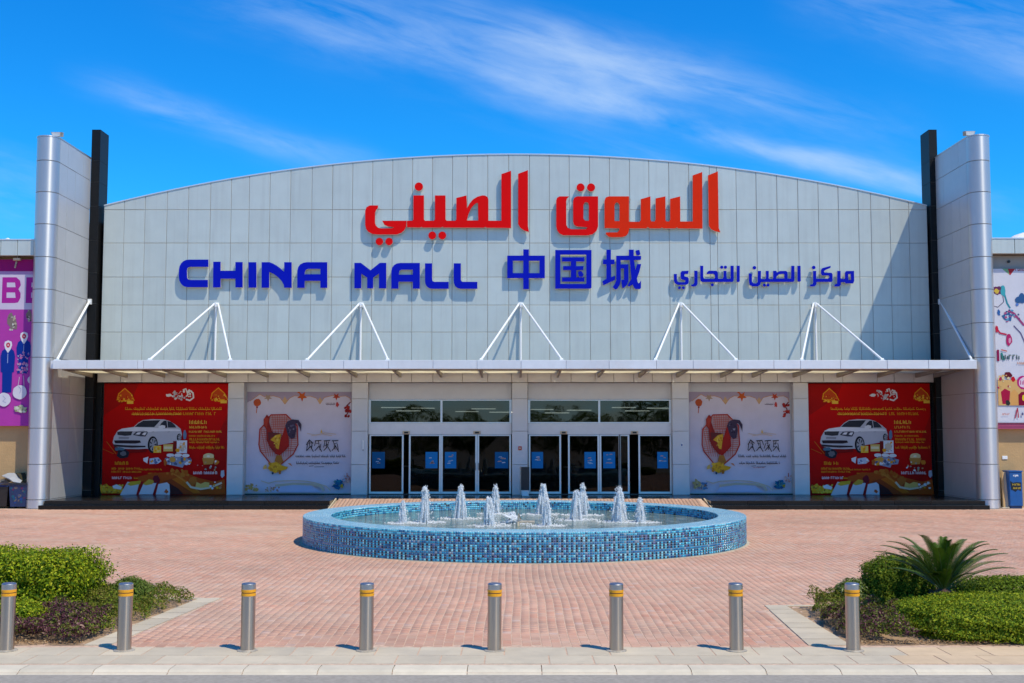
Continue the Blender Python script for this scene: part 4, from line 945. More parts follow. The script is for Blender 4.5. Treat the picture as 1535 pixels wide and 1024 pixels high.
def red_poster(px0, px1, lab, mirror=False, seed=3):
    y = YF + .12
    X0, X1 = XP(px0, 660, y), XP(px1, 660, y); Z1, Z0 = ZP(575, y), ZP(742, y)
    t = thing('poster', lab, 'poster', ((X0 + X1) / 2, y, Z0))
    MB().box((X0, y, Z0), (X1, y + .05, Z1)).build('backing', M['panel_dark'], t)
    for (a, c, d, e) in ((X0 - .03, X0, Z0, Z1), (X1, X1 + .03, Z0, Z1)): MB().box((a, y - .02, d), (c, y + .05, e)).build('edge_strip', M['frame'], t)
    A = Art((45, 57, 1088, 980), (X0, Z1, X1, Z0, y)); A.rng = random.Random(seed); r = A.rng
    A.rect(45, 57, 1088, 980, RED)
    A.poly([(45, 57), (340, 57), (300, 160), (45, 330)], (.34, .004, .003)); A.poly([(1088, 300), (1088, 700), (980, 980), (800, 980)], (.36, .004, .003))
    # gold dome emblems and white title
    for (ex, ey, fill) in ((232, 160, 0), (1010, 155, 1)):
        A.blob(ex, ey + 25, 62, 26, GOLD, .3, 22); A.poly([(ex - 65, ey + 25), (ex - 55, ey - 15), (ex - 5, ey - 60), (ex + 50, ey - 10), (ex + 72, ey + 35)], (.52, .06, .01))
        A.line([(ex - 66, ey + 30), (ex - 56, ey - 18), (ex - 5, ey - 62), (ex + 48, ey - 15), (ex + 74, ey + 38)], 7, GOLD)
        A.dotfield(ex - 60, ey - 5, ex + 60, ey + 50, 30, 7, [GOLD, YEL, RED, (.5, .1, .01)]); A.rect(ex + 15, ey + 42, ex + 68, ey + 66, YEL)
    A.blob(595, 155, 26, 12, WHT, .2); A.dotfield(625, 118, 725, 195, 60, 9, [WHT, SIL, RED]); A.line([(712, 110), (735, 100), (752, 150), (738, 165)], 9, WHT); A.line([(760, 110), (795, 135), (800, 175), (770, 198), (740, 190)], 12, WHT); A.dotfield(745, 115, 785, 170, 12, 8, [WHT])
    A.script(235, 1040, 265, 24, GOLD); A.script(300, 990, 308, 26, GOLD, False); A.script(290, 700, 310, 14, YEL)
    A.script(770, 912, 378, 34, YEL, False); A.script(772, 912, 420, 22, YEL, False); A.script(770, 1045, 457, 18, YEL, False); A.script(770, 985, 492, 16, GOLD, False); A.script(775, 1030, 520, 22, GOLD, False); A.script(775, 1020, 542, 16, GOLD); A.script(775, 1065, 585, 22, GOLD, True)
    car_art(A)
    A.blob(735, 485, 14, 40, (.12, .2, .32), .15); A.blob(228, 640, 52, 40, (.02, .02, .03), .1); A.blob(232, 640, 26, 22, (.12, .13, .15), .2); A.blob(195, 600, 42, 14, (.08, .16, .22), .3)
    A.line([(90, 540), (170, 640)], 6, (.55, .12, .01)); A.line([(60, 600), (150, 640)], 5, (.5, .1, .01))
    A.rect(480, 575, 543, 632, YEL); A.dotfield(485, 580, 538, 628, 10, 9, [GOLD, (.7, .55, .2)]); A.rect(562, 562, 640, 620, (.68, .48, .14)); A.rect(566, 580, 632, 600, (.75, .68, .42)); A.rect(642, 535, 670, 640, (.18, .01, .01)); A.rect(672, 530, 757, 635, LSIL); A.blob(715, 585, 32, 36, (.62, .5, .36), .2); A.blob(680, 612, 18, 16, GOLD, .2); A.dotfield(690, 545, 745, 620, 10, 8, [GOLD, WHT, (.3, .34, .42)])
    A.poly([(398, 678), (440, 664), (432, 720), (400, 700)], WHT); A.poly([(450, 680), (520, 670), (550, 700), (520, 722), (450, 726)], (.5, .55, .66)); A.dotfield(455, 685, 540, 718, 10, 9, [WHT, GOLD, (.1, .15, .3)])
    for (bx_, by_) in ((622, 652), (686, 652), (748, 655)): A.blob(bx_, by_, 32, 15, WHT, .06)
    A.poly([(575, 700), (630, 660), (740, 672), (800, 690), (790, 725), (735, 730), (725, 755), (650, 738), (585, 725)], (.28, .32, .42)); A.dotfield(590, 680, 790, 730, 34, 11, [WHT, (.1, .12, .2), GOLD, (.2, .25, .4)]); A.blob(642, 688, 26, 22, (.6, .33, .06), .15); A.blob(583, 712, 14, 24, (.5, .12, .02), .3)
    A.blob(937, 660, 45, 26, (.72, .58, .28), .1); A.poly([(885, 675), (988, 675), (975, 725), (900, 730)], (.50, .24, .05)); A.blob(936, 660, 14, 9, (.8, .75, .55), .1); A.blob(1003, 710, 22, 20, (.6, .2, .02), .2); A.dotfield(845, 690, 1015, 775, 12, 8, [WHT, (.3, .34, .3), (.4, .3, .15)]); A.script(815, 1025, 797, 26, WHT, False)
    A.script(165, 275, 718, 30, GOLD, False); A.script(140, 375, 762, 20, GOLD, False); A.script(380, 555, 768, 14, GOLD); A.script(140, 385, 788, 18, GOLD, False); A.script(440, 600, 800, 12, GOLD); A.script(145, 320, 838, 24, WHT, False); A.script(325, 370, 838, 18, GOLD)
    # swirling sand and sweets along the foot
    A.poly([(360, 830), (480, 800), (640, 790), (760, 800), (860, 840), (990, 870), (1075, 850), (1088, 975), (360, 975)], (.42, .07, .008)); A.poly([(560, 870), (640, 845), (760, 900), (860, 960), (780, 975), (600, 975)], (.30, .05, .01))
    A.poly([(640, 850), (700, 830), (800, 880), (870, 960), (820, 965), (720, 900)], (.55, .13, .01)); A.dotfield(600, 775, 780, 820, 14, 16, [(.45, .1, .01), (.5, .16, .02)])
    for q in range(5): A.line([(640 + q * 18, 800 + q * 6), (720 + q * 14, 850 + q * 12), (840 + q * 8, 930 + q * 7)], 4, (.6, .2, .03))
    A.poly([(60, 965), (50, 915), (100, 885), (120, 905), (240, 930), (245, 965)], GOLD); A.dotfield(55, 895, 240, 962, 46, 10, [YEL, (.62, .4, .04), (.4, .15, .02)]); A.poly([(150, 905), (185, 892), (230, 915), (220, 935), (160, 925)], WHT)
    A.poly([(215, 985), (255, 905), (275, 870), (330, 880), (375, 865), (350, 975)], (.60, .58, .60)); A.poly([(270, 890), (300, 870), (385, 862), (380, 890), (300, 905)], (.65, .4, .03)); A.poly([(350, 970), (385, 870), (410, 866), (372, 972)], (.35, .01, .01)); A.poly([(370, 975), (405, 890), (520, 878), (500, 975)], (.62, .60, .63)); A.poly([(400, 890), (450, 850), (500, 860), (480, 890), (430, 900)], (.62, .36, .04)); A.poly([(485, 975), (525, 840), (545, 850), (520, 975)], (.28, .01, .01)); A.poly([(510, 975), (530, 890), (600, 875), (630, 900), (625, 978)], (.62, .60, .63)); A.blob(512, 850, 26, 34, (.16, .01, .02), .15); A.blob(597, 950, 14, 16, (.6, .1, .02), .3)
    A.poly([(620, 880), (700, 930), (740, 975), (630, 975)], (.06, .015, .015))
    A.line([(765, 875), (800, 915), (880, 930), (960, 918), (1050, 880)], 16, (.68, .55, .38)); A.poly([(835, 915), (845, 872), (880, 888), (915, 872), (950, 878), (952, 912), (890, 922)], (.68, .45, .12)); A.blob(815, 860, 36, 34, (.45, .13, .02), .25); A.dotfield(960, 870, 1050, 930, 12, 10, [WHT, GOLD, (.5, .2, .1)]); A.poly([(1045, 780), (1070, 775), (1075, 820), (1055, 840), (1042, 820)], (.45, .45, .5))
    A.b.build('print', M['print'], t)
red_poster(152.5, 341, 'red poster with a white car at the left end of the entrance front', seed=3)
red_poster(1212.5, 1397, 'red poster with a white car at the right end of the entrance front', seed=8)

def white_poster(px0, px1, lab, seed, left):
    y = YF + .42
    X0, X1 = XP(px0, 660, y), XP(px1, 660, y); Z1, Z0 = ZP(587.5, y), ZP(738.5, y); o0, o1 = X0 - .35, X1 + .35
    MB().box((X0 - .4, y + .035, ZFL), (X1 + .45, y + .12, ZBB)).build('recess_wall', M['pier'], mall)
    MB().box((X0 - .4, y - .02, ZFL), (X1 + .45, y + .034, ZP(740, y))).build('recess_base', M['black_clad'], mall)
    t = thing('poster', lab, 'poster', ((X0 + X1) / 2, y, Z0))
    MB().box((X0, y, Z0), (X1, y + .03, Z1)).build('backing', M['frame'], t)
    A = Art((45, 112, 920, 965), (X0, Z1, X1, Z0, y)); A.rng = random.Random(seed)
    BG = (.63, .58, .67); LAV = (.40, .33, .43); OR = (.55, .11, .025)
    A.rect(45, 112, 920, 965, BG)
    A.poly([(45, 112), (920, 112), (920, 200), (905, 165), (870, 145), (820, 150), (760, 142), (690, 160), (655, 215), (625, 165), (575, 148), (500, 150), (440, 145), (400, 165), (362, 217), (320, 160), (265, 145), (190, 155), (150, 130), (45, 205)], LAV)
    A.line([(70, 190), (150, 132), (190, 155), (265, 146), (320, 162), (362, 217), (400, 166), (440, 146), (500, 150), (575, 149), (625, 166), (655, 215), (690, 161), (760, 143), (820, 151), (870, 146), (905, 166), (918, 200)], 5, (.55, .28, .12))
    A.poly([(340, 190), (360, 150), (385, 190), (362, 212)], (.6, .38, .2)); A.poly([(635, 190), (655, 155), (675, 190), (655, 212)], (.6, .38, .2))
    def star(cx, cy, r, col, n=5):
        pts = []
        for k in range(n * 2): t = PI * k / n + .3; rr = r if k % 2 == 0 else r * .42; pts.append((cx + rr * math.cos(t), cy + rr * math.sin(t)))
        A.poly(pts, col)
    star(220, 160, 36, (.42, .3, .22)); star(505, 150, 46, OR); star(792, 152, 34, (.45, .06, .03)); A.blob(478, 115, 12, 10, OR)
    A.blob(130, 203, 31, 32, (.48, .09, .03), .06, 20); A.rect(122, 236, 136, 250, DRED); A.line([(128, 250), (124, 292)], 6, OR)
    A.script(705, 790, 213, 18, (.15, .1, .12)); A.blob(800, 220, 14, 20, (.5, .06, .05), .3)
    A.line([(910, 200), (880, 230), (900, 270), (870, 325)], 9, (.2, .02, .03)); A.dotfield(868, 220, 918, 325, 16, 12, [(.45, .04, .03), (.3, .02, .02)])
    # woven fan with dark plumes (plain abstract ornament)
    O = [(250, 308), (375, 305), (405, 335), (470, 400), (478, 560), (440, 640), (340, 725), (255, 725), (165, 615), (152, 560), (158, 430), (190, 395), (215, 345)]
    A.poly(O, (.62, .30, .26)); 
    pts2 = [(315 + (x - 315) * .95, 515 + (y - 515) * .96) for x, y in O]; A.poly(pts2, (.55, .38, .38))
    for q in range(13):                                   # woven lattice
        A.line([(165 + q * 24, 420 + (q % 3) * 10), (215 + q * 18, 660)], 4, (.50, .07, .04)) if q < 12 else None
    for q in range(12): A.line([(170, 430 + q * 18), (465, 430 + q * 16)], 4, (.52, .10, .06))
    for q in range(7): A.line([(250, 330 + q * 15), (400, 335 + q * 15)], 4, (.52, .10, .06))
    for q in range(7): A.line([(262 + q * 20, 312), (275 + q * 17, 430)], 4, (.52, .10, .06))
    A.line(O + [O[0]], 9, (.42, .03, .02))
    A.poly([(240, 330), (215, 305), (188, 345), (190, 400), (212, 430), (215, 520), (250, 590), (295, 640), (310, 560), (270, 470), (250, 420), (235, 370)], (.28, .025, .02)); A.poly([(200, 330), (188, 380), (215, 425), (222, 380), (238, 340)], (.42, .05, .03))
    A.poly([(372, 400), (350, 470), (330, 520), (290, 640), (330, 650), (380, 600), (405, 570), (400, 520), (395, 470)], (.38, .02, .015)); A.poly([(225, 455), (320, 460), (340, 480), (250, 500), (235, 540)], (.14, .03, .03))
    A.poly([(248, 520), (290, 480), (335, 470), (330, 520), (318, 600), (295, 590), (285, 540)], (.66, .36, .03)); A.dotfield(280, 490, 325, 580, 16, 7, [(.75, .5, .08), (.45, .2, .02)])
    A.poly([(370, 400), (385, 365), (430, 345), (480, 352), (505, 390), (502, 455), (492, 420), (470, 375), (455, 385), (462, 440), (450, 505), (420, 512), (392, 480)], (.06, .04, .07)); A.dotfield(390, 380, 450, 490, 14, 8, [(.12, .1, .16), (.3, .28, .35), (.03, .02, .04)])
    A.poly([(285, 700), (300, 650), (340, 650), (360, 705), (330, 722)], (.40, .16, .03))
    A.poly([(228, 760), (255, 715), (300, 705), (345, 735), (400, 748), (385, 768), (335, 785), (290, 800), (262, 785)], (.68, .36, .02)); A.dotfield(240, 720, 330, 785, 20, 10, [(.75, .45, .04), (.5, .22, .02)]); A.blob(272, 800, 9, 11, (.02, .06, .12), .1); A.blob(330, 790, 12, 18, (.4, .15, .02), .3); A.poly([(195, 740), (215, 725), (225, 760), (190, 768)], (.66, .42, .12)); A.poly([(395, 715), (420, 718), (435, 745), (410, 728)], (.6, .22, .08))
    A.line([(555, 465), (630, 480), (700, 460), (795, 472)], 5, (.62, .46, .34)); A.line([(590, 485), (680, 468), (760, 485)], 5, (.62, .46, .34)); A.poly([(665, 460), (672, 428), (682, 460)], YEL)
    # invented brush characters
    DK = (.04, .03, .035); r = A.rng
    for q, cx in enumerate((578, 648, 722, 790)):
        hh = 92; A.line([(cx - 28, 560), (cx - 5, 520), (cx + 26, 548)], 8, DK) if q in (0,) else A.line([(cx - 26, 528), (cx + 24, 524)], 8, DK)
        for z in range(3): xx = cx - 20 + z * 19 + r.uniform(-5, 5); y_ = r.uniform(520, 565); A.line([(xx, y_), (xx + r.uniform(-14, 14), y_ + r.uniform(25, 60))], 6, DK)
        for z in range(2): yy = 550 + z * 26 + r.uniform(-8, 8); xa = cx + r.uniform(-24, -4); A.line([(xa, yy), (xa + r.uniform(16, 30), yy + r.uniform(-12, 12))], 5, DK)
        A.line([(cx - 26, 610), (cx + 5, 575), (cx + 30, 618)], 7, DK)
    A.script(462, 880, 655, 22, DK); A.script(468, 822, 712, 22, DK); A.line([(575, 742), (612, 738)], 4, DK); A.line([(620, 748), (700, 746)], 4, DK)
    if not left: A.script(590, 690, 752, 10, (.5, .1, .08), False)
    A.line([(180, 865), (240, 885), (300, 868), (440, 862), (560, 868), (640, 885), (720, 910), (755, 945)], 7, (.62, .48, .30)); A.line([(300, 905), (440, 890), (600, 893), (680, 910), (700, 945)], 20, (.56, .46, .34))
    A.poly([(260, 962), (300, 918), (440, 900), (600, 905), (680, 962)], (.48, .50, .68))
    A.blob(817, 895, 42, 34, (.01, .12, .26), .45, 18); A.dotfield(780, 865, 855, 925, 22, 10, [(.01, .2, .3), (.01, .07, .2), (.1, .25, .2)]); A.blob(850, 908, 12, 16, (.45, .3, .02), .3); A.dotfield(858, 825, 915, 868, 14, 10, [(.45, .2, .2), (.35, .4, .5), (.6, .4, .35)]); A.line([(892, 800), (892, 830)], 7, (.4, .08, .06))
    if left: A.dotfield(50, 890, 165, 950, 34, 11, [(.55, .32, .08), (.45, .25, .1), BG]); A.dotfield(215, 915, 330, 952, 20, 9, [(.55, .35, .15), (.5, .25, .18)])
    else: A.blob(160, 905, 36, 30, (.10, .2, .36), .35, 16); A.blob(100, 890, 32, 36, (.5, .34, .14), .35, 16); A.dotfield(90, 860, 190, 930, 24, 9, [(.3, .15, .08), (.15, .25, .4), (.6, .45, .2)])
    A.b.build('print', M['print'], t)
white_poster(369.5, 526.5, 'pale lilac poster with a red fan ornament, just left of the doors', 4, True)
white_poster(1033.5, 1184.5, 'pale lilac poster with a red fan ornament, just right of the doors', 9, False)

# ------------------------------------------------------------------ side wings
def wing(side, lab):
    s = side; YW = 48.95; YPF = 48.35
    if s < 0: xin = pcx; xo = -36
    else: xin = pcxr; xo = 36
    a, c = sorted((xin, xo)); T = thing('wing_building', lab, 'building', ((a + c) / 2, YW, 0))
    zt = ZP(360 if s < 0 else 358, YPF); zb = ZP(383 if s < 0 else 380, YPF)
    MB().box((a, YW, -.1), (c, YW + 22, zt - .06)).build('wall', M['tan'], T)
    MB().box((a, YPF + .05, zb + .01), (c, YW - .002, zt - .07)).build('parapet_core', M['beam'], T)
    js = [1, 26, 52] if s < 0 else [1475, 1521, 1567]
    J = [XP(p, 370, YPF) for p in js]; w = J[1] - J[0]
    x = J[0] - 8 * w if s < 0 else J[0]
    while x < c:
        if x + w > a and x < c: b = MB(); b.box((x + .01, YPF, zb), (x + w - .01, YPF + .049, zt), .01); b.build('parapet_panel', M['panel'], T)
        x += w
    MB().box((a, YPF - .02, zt + .002), (c, YW + .6, zt + .05)).build('parapet_cap', M['frame'], T)
    if s > 0:
        zc = ZP(403, YW - .2); MB().box((a, YW - .12, zc), (c, YW - .003, zb - .02)).build('soffit_beam', M['beam'], T)
        MB().tube((XP(1510, 393, YW), YW - .18, ZP(393, YW)), (XP(1510, 393, YW), YW - .12, ZP(393, YW)), .06).build('wall_light', M['black'], T)
    return YW, zt
YW, _ = wing(-1, 'low tan wing with pale parapet panels left of the left pylon')
_, ZWR = wing(1, 'low tan wing with pale parapet panels right of the right pylon')
MB_ = MB()
def billboard(side):
    y = YW - .27
    if side < 0: px0, px1, pt, pb = -140, 52, 389, 638.5; lab = 'magenta billboard with blue robed figures and large letters on the left wing'
    else: px0, px1, pt, pb = 1486, 1680, 403, 634; lab = 'white billboard with colourful drawings and a magenta base strip on the right wing'
    X0, X1 = XP(px0, 500, y), XP(px1, 500, y); Z1, Z0 = ZP(pt, y), ZP(pb, y)
    t = thing('billboard', lab, 'billboard', ((X0 + X1) / 2, y, Z0))
    MB().box((X0, y, Z0), (X1, YW - .004, Z1)).build('panel_box', mat('magenta_box', (.30, .02, .16), .6), t)
    A = Art((px0, pt, px1, pb), (X0, Z1, X1, Z0, y)); A.rng = random.Random(12)
    if side < 0:
        MG = (.40, .045, .32); A.rect(px0, pt, px1, pb, MG); A.rect(px0, 389, px1, 407, (.30, .008, .13)); A.rect(px0, 407, px1, 464.5, (.56, .48, .60))  # top strip painted darker as the shade of the parapet overhang
        def glyph(ch, x, w): 
            y0, y1 = 416, 455; L_ = (.36, .02, .26)
            if ch == 'B': A.poly([(x, y0), (x + w * .75, y0), (x + w * .95, y0 + 5), (x + w, y0 + 12), (x + w * .88, y0 + 18), (x + w, y0 + 24), (x + w, y1 - 8), (x + w * .88, y1 - 1), (x + w * .7, y1), (x, y1)], L_, None, ([(x + 7, y0 + 8), (x + w * .68, y0 + 8), (x + w * .72, y0 + 15), (x + 7, y0 + 15)], [(x + 7, y1 - 16), (x + w * .7, y1 - 16), (x + w * .74, y1 - 8), (x + 7, y1 - 8)]))
            else: A.poly([(x, y0), (x + w, y0), (x + w, y0 + 8), (x + 8, y0 + 8), (x + 8, y0 + 15), (x + w * .9, y0 + 15), (x + w * .9, y0 + 23), (x + 8, y0 + 23), (x + 8, y1 - 8), (x + w, y1 - 8), (x + w, y1), (x, y1)], L_)
        glyph('B', 1, 28); glyph('E', 37, 26)
        A.poly([(px0, 407), (px1, 407), (px1, 412), (px0, 410)], (.45, .25, .45))
        for (cx, cy, k) in ((18, 484, 1), (43, 474, .55)):
            A.blob(cx, cy, 5.5 * k + 1, 14 * k, (.20, .15, .14), .3, 14, -.2); A.dotfield(cx - 5 * k, cy - 10, cx + 5 * k, cy + 12, int(18 * k), 1.5, [(.5, .48, .42), (.1, .08, .08), (.42, .36, .26)])
        def figure(cx, top, h, det):
            A.poly([(cx - 9, top + 16), (cx - 4, top + 12), (cx + 4, top + 12), (cx + 9, top + 16), (cx + 11, top + 24), (cx + 10, top + h * .6), (cx + 7.5, top + h * .62), (cx + 7, top + h), (cx - 7, top + h), (cx - 7.5, top + h * .62), (cx - 10, top + h * .6), (cx - 11, top + 24)], (.004, .03, .25))
            A.poly([(cx - 6, top + 7), (cx - 5, top + 2), (cx, top), (cx + 5, top + 2), (cx + 6, top + 7), (cx + 4, top + 13), (cx, top + 19), (cx - 4, top + 13)], (.66, .64, .68)); A.blob(cx, top + 7, 3.2, 3.8, (.5, .04, .08), .08, 12); A.blob(cx, top + 7, 1.2, 1.4, (.7, .5, .5), .1, 8)
            A.rect(cx - .4, top + 20, cx + .4, top + 34, (.35, .4, .6))
            if det: A.dotfield(cx - 8, top + 30, cx + 8, top + h, 60, 1.7, [(.4, .12, .3), (.004, .03, .25), (.3, .3, .5), (.45, .2, .35)]); A.line([(cx - 5, top + 68), (cx - 7, top + 85)], 1, (.5, .4, .5)); A.line([(cx + 1, top + 66), (cx + 3, top + 88)], 1, (.5, .4, .5))
        figure(13, 511, 78, False); figure(36.5, 498, 62, True); figure(-30, 505, 80, False); figure(-60, 500, 70, True)
        for (cx, cy, r) in ((9.5, 599.5, 10.3), (33, 588.5, 10.5), (50, 570, 6), (-40, 595, 10), (-75, 590, 10)): A.blob(cx, cy, r, r, (.60, .58, .64), .03, 24)
        A.line([(8, 594), (12, 598), (8, 602), (13, 604)], .8, (.35, .36, .5)); A.line([(31, 580), (35, 584), (33, 590)], .8, (.3, .3, .5))
        A.blob(34, 613.5, 10, 5, (.40, .42, .28), .3, 16); A.dotfield(26, 610, 43, 618, 18, 1.6, [(.6, .62, .5), (.25, .3, .15), (.5, .45, .4)])
    else:
        MGR = (.40, .02, .10); A.rect(px0, pt, px1, pb, (.60, .60, .65))
        A.poly([(1505, 403), (1525, 403), (1517, 413)], (.42, .03, .04)); A.poly([(1505, 403), (1514, 403), (1516, 412)], (.2, .4, .2)); A.script(1525, 1545, 404, 5, (.3, .02, .02), False)
        A.blob(1497, 436, 7, 6.5, (.13, .03, .10), .15); A.blob(1496, 437, 4, 4, (.6, .42, .06), .3); A.line([(1503, 430), (1507, 440), (1511, 455), (1515, 462)], 2.6, (.03, .24, .30)); A.blob(1505, 436, 3, 9, (.05, .35, .4), .4, 12)
        A.line([(1490, 459), (1497, 461), (1506, 453), (1505, 444)], .9, (.08, .07, .12)); A.blob(1498, 469, 2.4, 5, (.03, .12, .35), .25); A.poly([(1502, 474), (1510, 470), (1518, 472), (1516, 482), (1506, 480)], (.03, .12, .28)); A.blob(1510, 476, 3, 3, (.5, .55, .6), .3)
        A.line([(1513, 466), (1520, 470), (1527, 478), (1535, 488)], 3, (.32, .05, .16)); A.line([(1520, 489), (1530, 500), (1536, 515)], 1.4, (.1, .08, .2)); A.blob(1532, 449, 7, 8, (.03, .10, .25), .3); A.blob(1526, 457, 2.5, 2, (.1, .2, .5), .2); A.dotfield(1505, 465, 1530, 486, 18, 1.6, [(.1, .3, .45), (.4, .08, .2), (.05, .08, .2)])
        A.line([(1493, 492), (1499, 500), (1508, 502)], 2.4, (.48, .03, .08)); A.blob(1512, 510, 4.5, 8.5, (.42, .02, .12), .15); A.blob(1513, 511, 2, 4, (.62, .3, .4), .2); A.blob(1494, 494, 2, 5, (.5, .02, .05), .3)
        A.rect(1493, 525, 1496.5, 542, (.24, .01, .07)); A.line([(1500, 530), (1503, 540)], 3, (.03, .22, .2)); A.script(1499, 1529, 536, 8, (.04, .10, .09), False); A.line([(1500, 525), (1508, 527)], 1.6, (.5, .1, .1)); A.script(1523, 1536, 545, 4, (.5, .2, .12), False)
        A.rect(1493, 570, px1, 608, (.62, .38, .14)); A.blob(1508, 563, 6, 5, (.12, .01, .02), .3); A.blob(1516, 569, 3, 4, (.5, .01, .02), .1); A.poly([(1497, 588), (1503, 583), (1511, 587), (1509, 606), (1499, 606)], (.36, .01, .05)); A.poly([(1511, 608), (1511, 590), (1517, 584), (1523, 590), (1523, 608)], (.64, .33, .10)); A.blob(1507, 604, 3.4, 4, (.03, .03, .03), .15)
        A.blob(1531, 574, 9, 10, (.45, .02, .16), .1); A.blob(1531, 574, 6.5, 7.5, (.7, .55, .62), .1); A.script(1526, 1537, 574, 7, (.45, .02, .16), False); A.poly([(1523, 608), (1523, 592), (1528, 588), (1542, 588), (1542, 608)], (.22, .005, .03)); A.blob(1531, 597, 2.6, 4.5, (.72, .6, .03), .1); A.dotfield(1493, 563, 1512, 585, 14, 2, [(.64, .4, .15), (.42, .03, .08), (.65, .55, .3)])
        A.line([(1517, 627), (1521, 612)], 1.4, (.4, .02, .06)); A.line([(1521, 612), (1522, 626)], 1.4, (.4, .02, .06)); A.script(1498, 1510, 621, 3.2, (.5, .1, .06), False); A.blob(1528, 621, 1.6, 2.2, (.1, .1, .2), .2)
        A.rect(px0, 634 - 1.2, px1, 634, (.4, .38, .45))
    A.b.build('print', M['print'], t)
    if side > 0: MB().box((X0, y + .03, ZP(643, y)), (X1, YW - .005, Z0 - .002)).build('base_strip', mat('magenta_strip', (.36, .05, .12), .5), t)
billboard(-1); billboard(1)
# floodlight arm under the left parapet, roof bits
x = XP(26, 392, YW - .35); z = ZP(390, YW - .35)
fl = thing('wall_floodlight', 'small floodlight hanging under the left wing parapet above the billboard', 'floodlight', (x, YW - .4, z))
b = MB(); b.box((x - .14, YW - .45, z - .02), (x + .14, YW - .3, z + .08), .01); b.build('housing', M['cream'], fl); MB().tube((x, YW - .36, z + .08), (x, YW - .36, z + .3), .02, n=6).build('arm', M['rust'], fl)
b = MB(); b.tube((x - .05, YW - .3, z - .04), (x - .12, YW - .28, z - .32), .035, n=7); b.build('cable_loop', M['rust'], fl)
x = XP(12, 355, 50); v = thing('roof_vent', 'small pale vent cap on the left wing roof', 'vent', (x, 50, ZWR)); zt = ZP(360, 48.35) + .03
b = MB(); b.lathe([(.001, zt + .34 - 0), (.1, zt + .3), (.12, zt + .2), (.05, zt + .17), (.05, zt - .05)], (x, 50, 0), 12); b.build('cap', M['white'], v, smooth=True)
xd = XP(1540, 355, 52.5); zd = ZP(346.5, 52.5); dm = thing('roof_dome', 'pale pyramid roof tent showing above the right wing parapet', 'roof tent', (xd, 52.5, ZWR))
b = MB(); n = 16; R_ = 1.35; b.lathe([(.02, zd), (.4, zd - .12), (.9, zd - .40), (R_, zd - .62), (R_, zd - 1.0)], (xd, 52.9, 0), n); b.build('shell', M['white'], dm)

# bins and boxes by the wings
def wheelie(px0, px1, ptop, pbase, y, m, lab, name='waste_bin', lid=M['black']):
    X0, X1 = XP(px0, 735, y), XP(px1, 735, y); zt = ZP(ptop, y); t = thing(name, lab, 'bin', ((X0 + X1) / 2, y, 0))
    d = .6; w = X1 - X0; e = w * .08
    b = MB(); b.hexa([(X0 + e, y + .06, .08), (X1 - e, y + .06, .08), (X1 - e, y + d - .03, .08), (X0 + e, y + d - .03, .08), (X0, y, zt - .1), (X1, y, zt - .1), (X1, y + d, zt - .1), (X0, y + d, zt - .1)]); b.build('body', m, t)
    b = MB(); b.hexa([(X0 - .03, y - .04, zt - .098), (X1 + .03, y - .04, zt - .098), (X1 + .03, y + d + .04, zt - .098), (X0 - .03, y + d + .04, zt - .098), (X0, y, zt - .04), (X1, y, zt - .04), (X1, y + d + .02, zt + .04), (X0, y + d + .02, zt + .04)]); b.build('lid', lid, t)
    for s in (X0 + .1, X1 - .1): MB().tube((s - .03, y + d - .1, .08), (s + .03, y + d - .1, .08), .08, n=14).build('wheel', M['black'], t)
    return t, X0, X1, zt
t, X0, X1, zt = wheelie(13, 40, 723, 760, 48.1, M['dkblue'], 'dark blue bin with stained front against the left pylon', lid=M['black'])
b = MB(); b.cc = (.02, .04, .16)
for _ in range(26):
    b.cc = random.choice([(.02, .06, .22), (.10, .03, .08), (.02, .09, .14), (.12, .10, .10)]); xx = random.uniform(X0 + .1, X1 - .1); zz = random.uniform(.25, zt - .2); r_ = random.uniform(.02, .07)
    yy = 48.1 + .06 * (1 - (zz - .08) / (zt - .18)) - .004
    b.face([(xx + r_ * math.cos(a) * random.uniform(.6, 1.3), yy, zz + r_ * math.sin(a) * random.uniform(.6, 1.6)) for a in (0, 1.1, 2.2, 3.3, 4.4, 5.4)][::1])
b.build('stain_marks', M['print'], t)['kind'] = 'stuff'
wheelie(-22, 12, 726, 760, 48.2, M['black'], 'black open topped bin at the far left edge beside the dark blue bin', lid=M['dkblue'])
sh = thing('cardboard_sheet', 'crumpled grey sheet lying across the bins left of the pylon', 'cardboard', (XP(20, 715, 48.3), 48.3, zt))
def sheet_poly(pts, y, m):
    V = [W(px, py, y + dy) for px, py, dy in pts]; c = sum(V, Vector()) / len(V)
    b = MB(); n = len(V); vs = [tuple(v) for v in V] + [(c.x, c.y, c.z + .05)] + [(v.x, v.y, v.z - .02) for v in V]
    fs = [(k, (k + 1) % n, n) for k in range(n)] + [(k, n + 1 + k, n + 1 + (k + 1) % n, (k + 1) % n) for k in range(n)] + [tuple(range(2 * n, n, -1))]
    b.raw(vs, fs); return b
sheet_poly([(3, 713, 0), (12, 709, .3), (22, 709, .35), (33, 720, .1), (31, 723.5, -.05), (20, 722, -.1), (14, 717.5, -.1)], 48.25, M['grey']).build('panel', M['grey'], sh)
sheet_poly([(0, 719, 0), (10, 716.5, .3), (17, 721, .2), (12, 723, -.05), (0, 723.5, -.08)], 48.15, M['black']).build('black_flap', M['black'], sh)
sheet_poly([(24, 709, 0.2), (38, 708.5, .3), (40, 716, .2), (34, 722, 0), (28, 713, 0)], 48.35, M['twig']).build('dark_flap', M['twig'], sh)
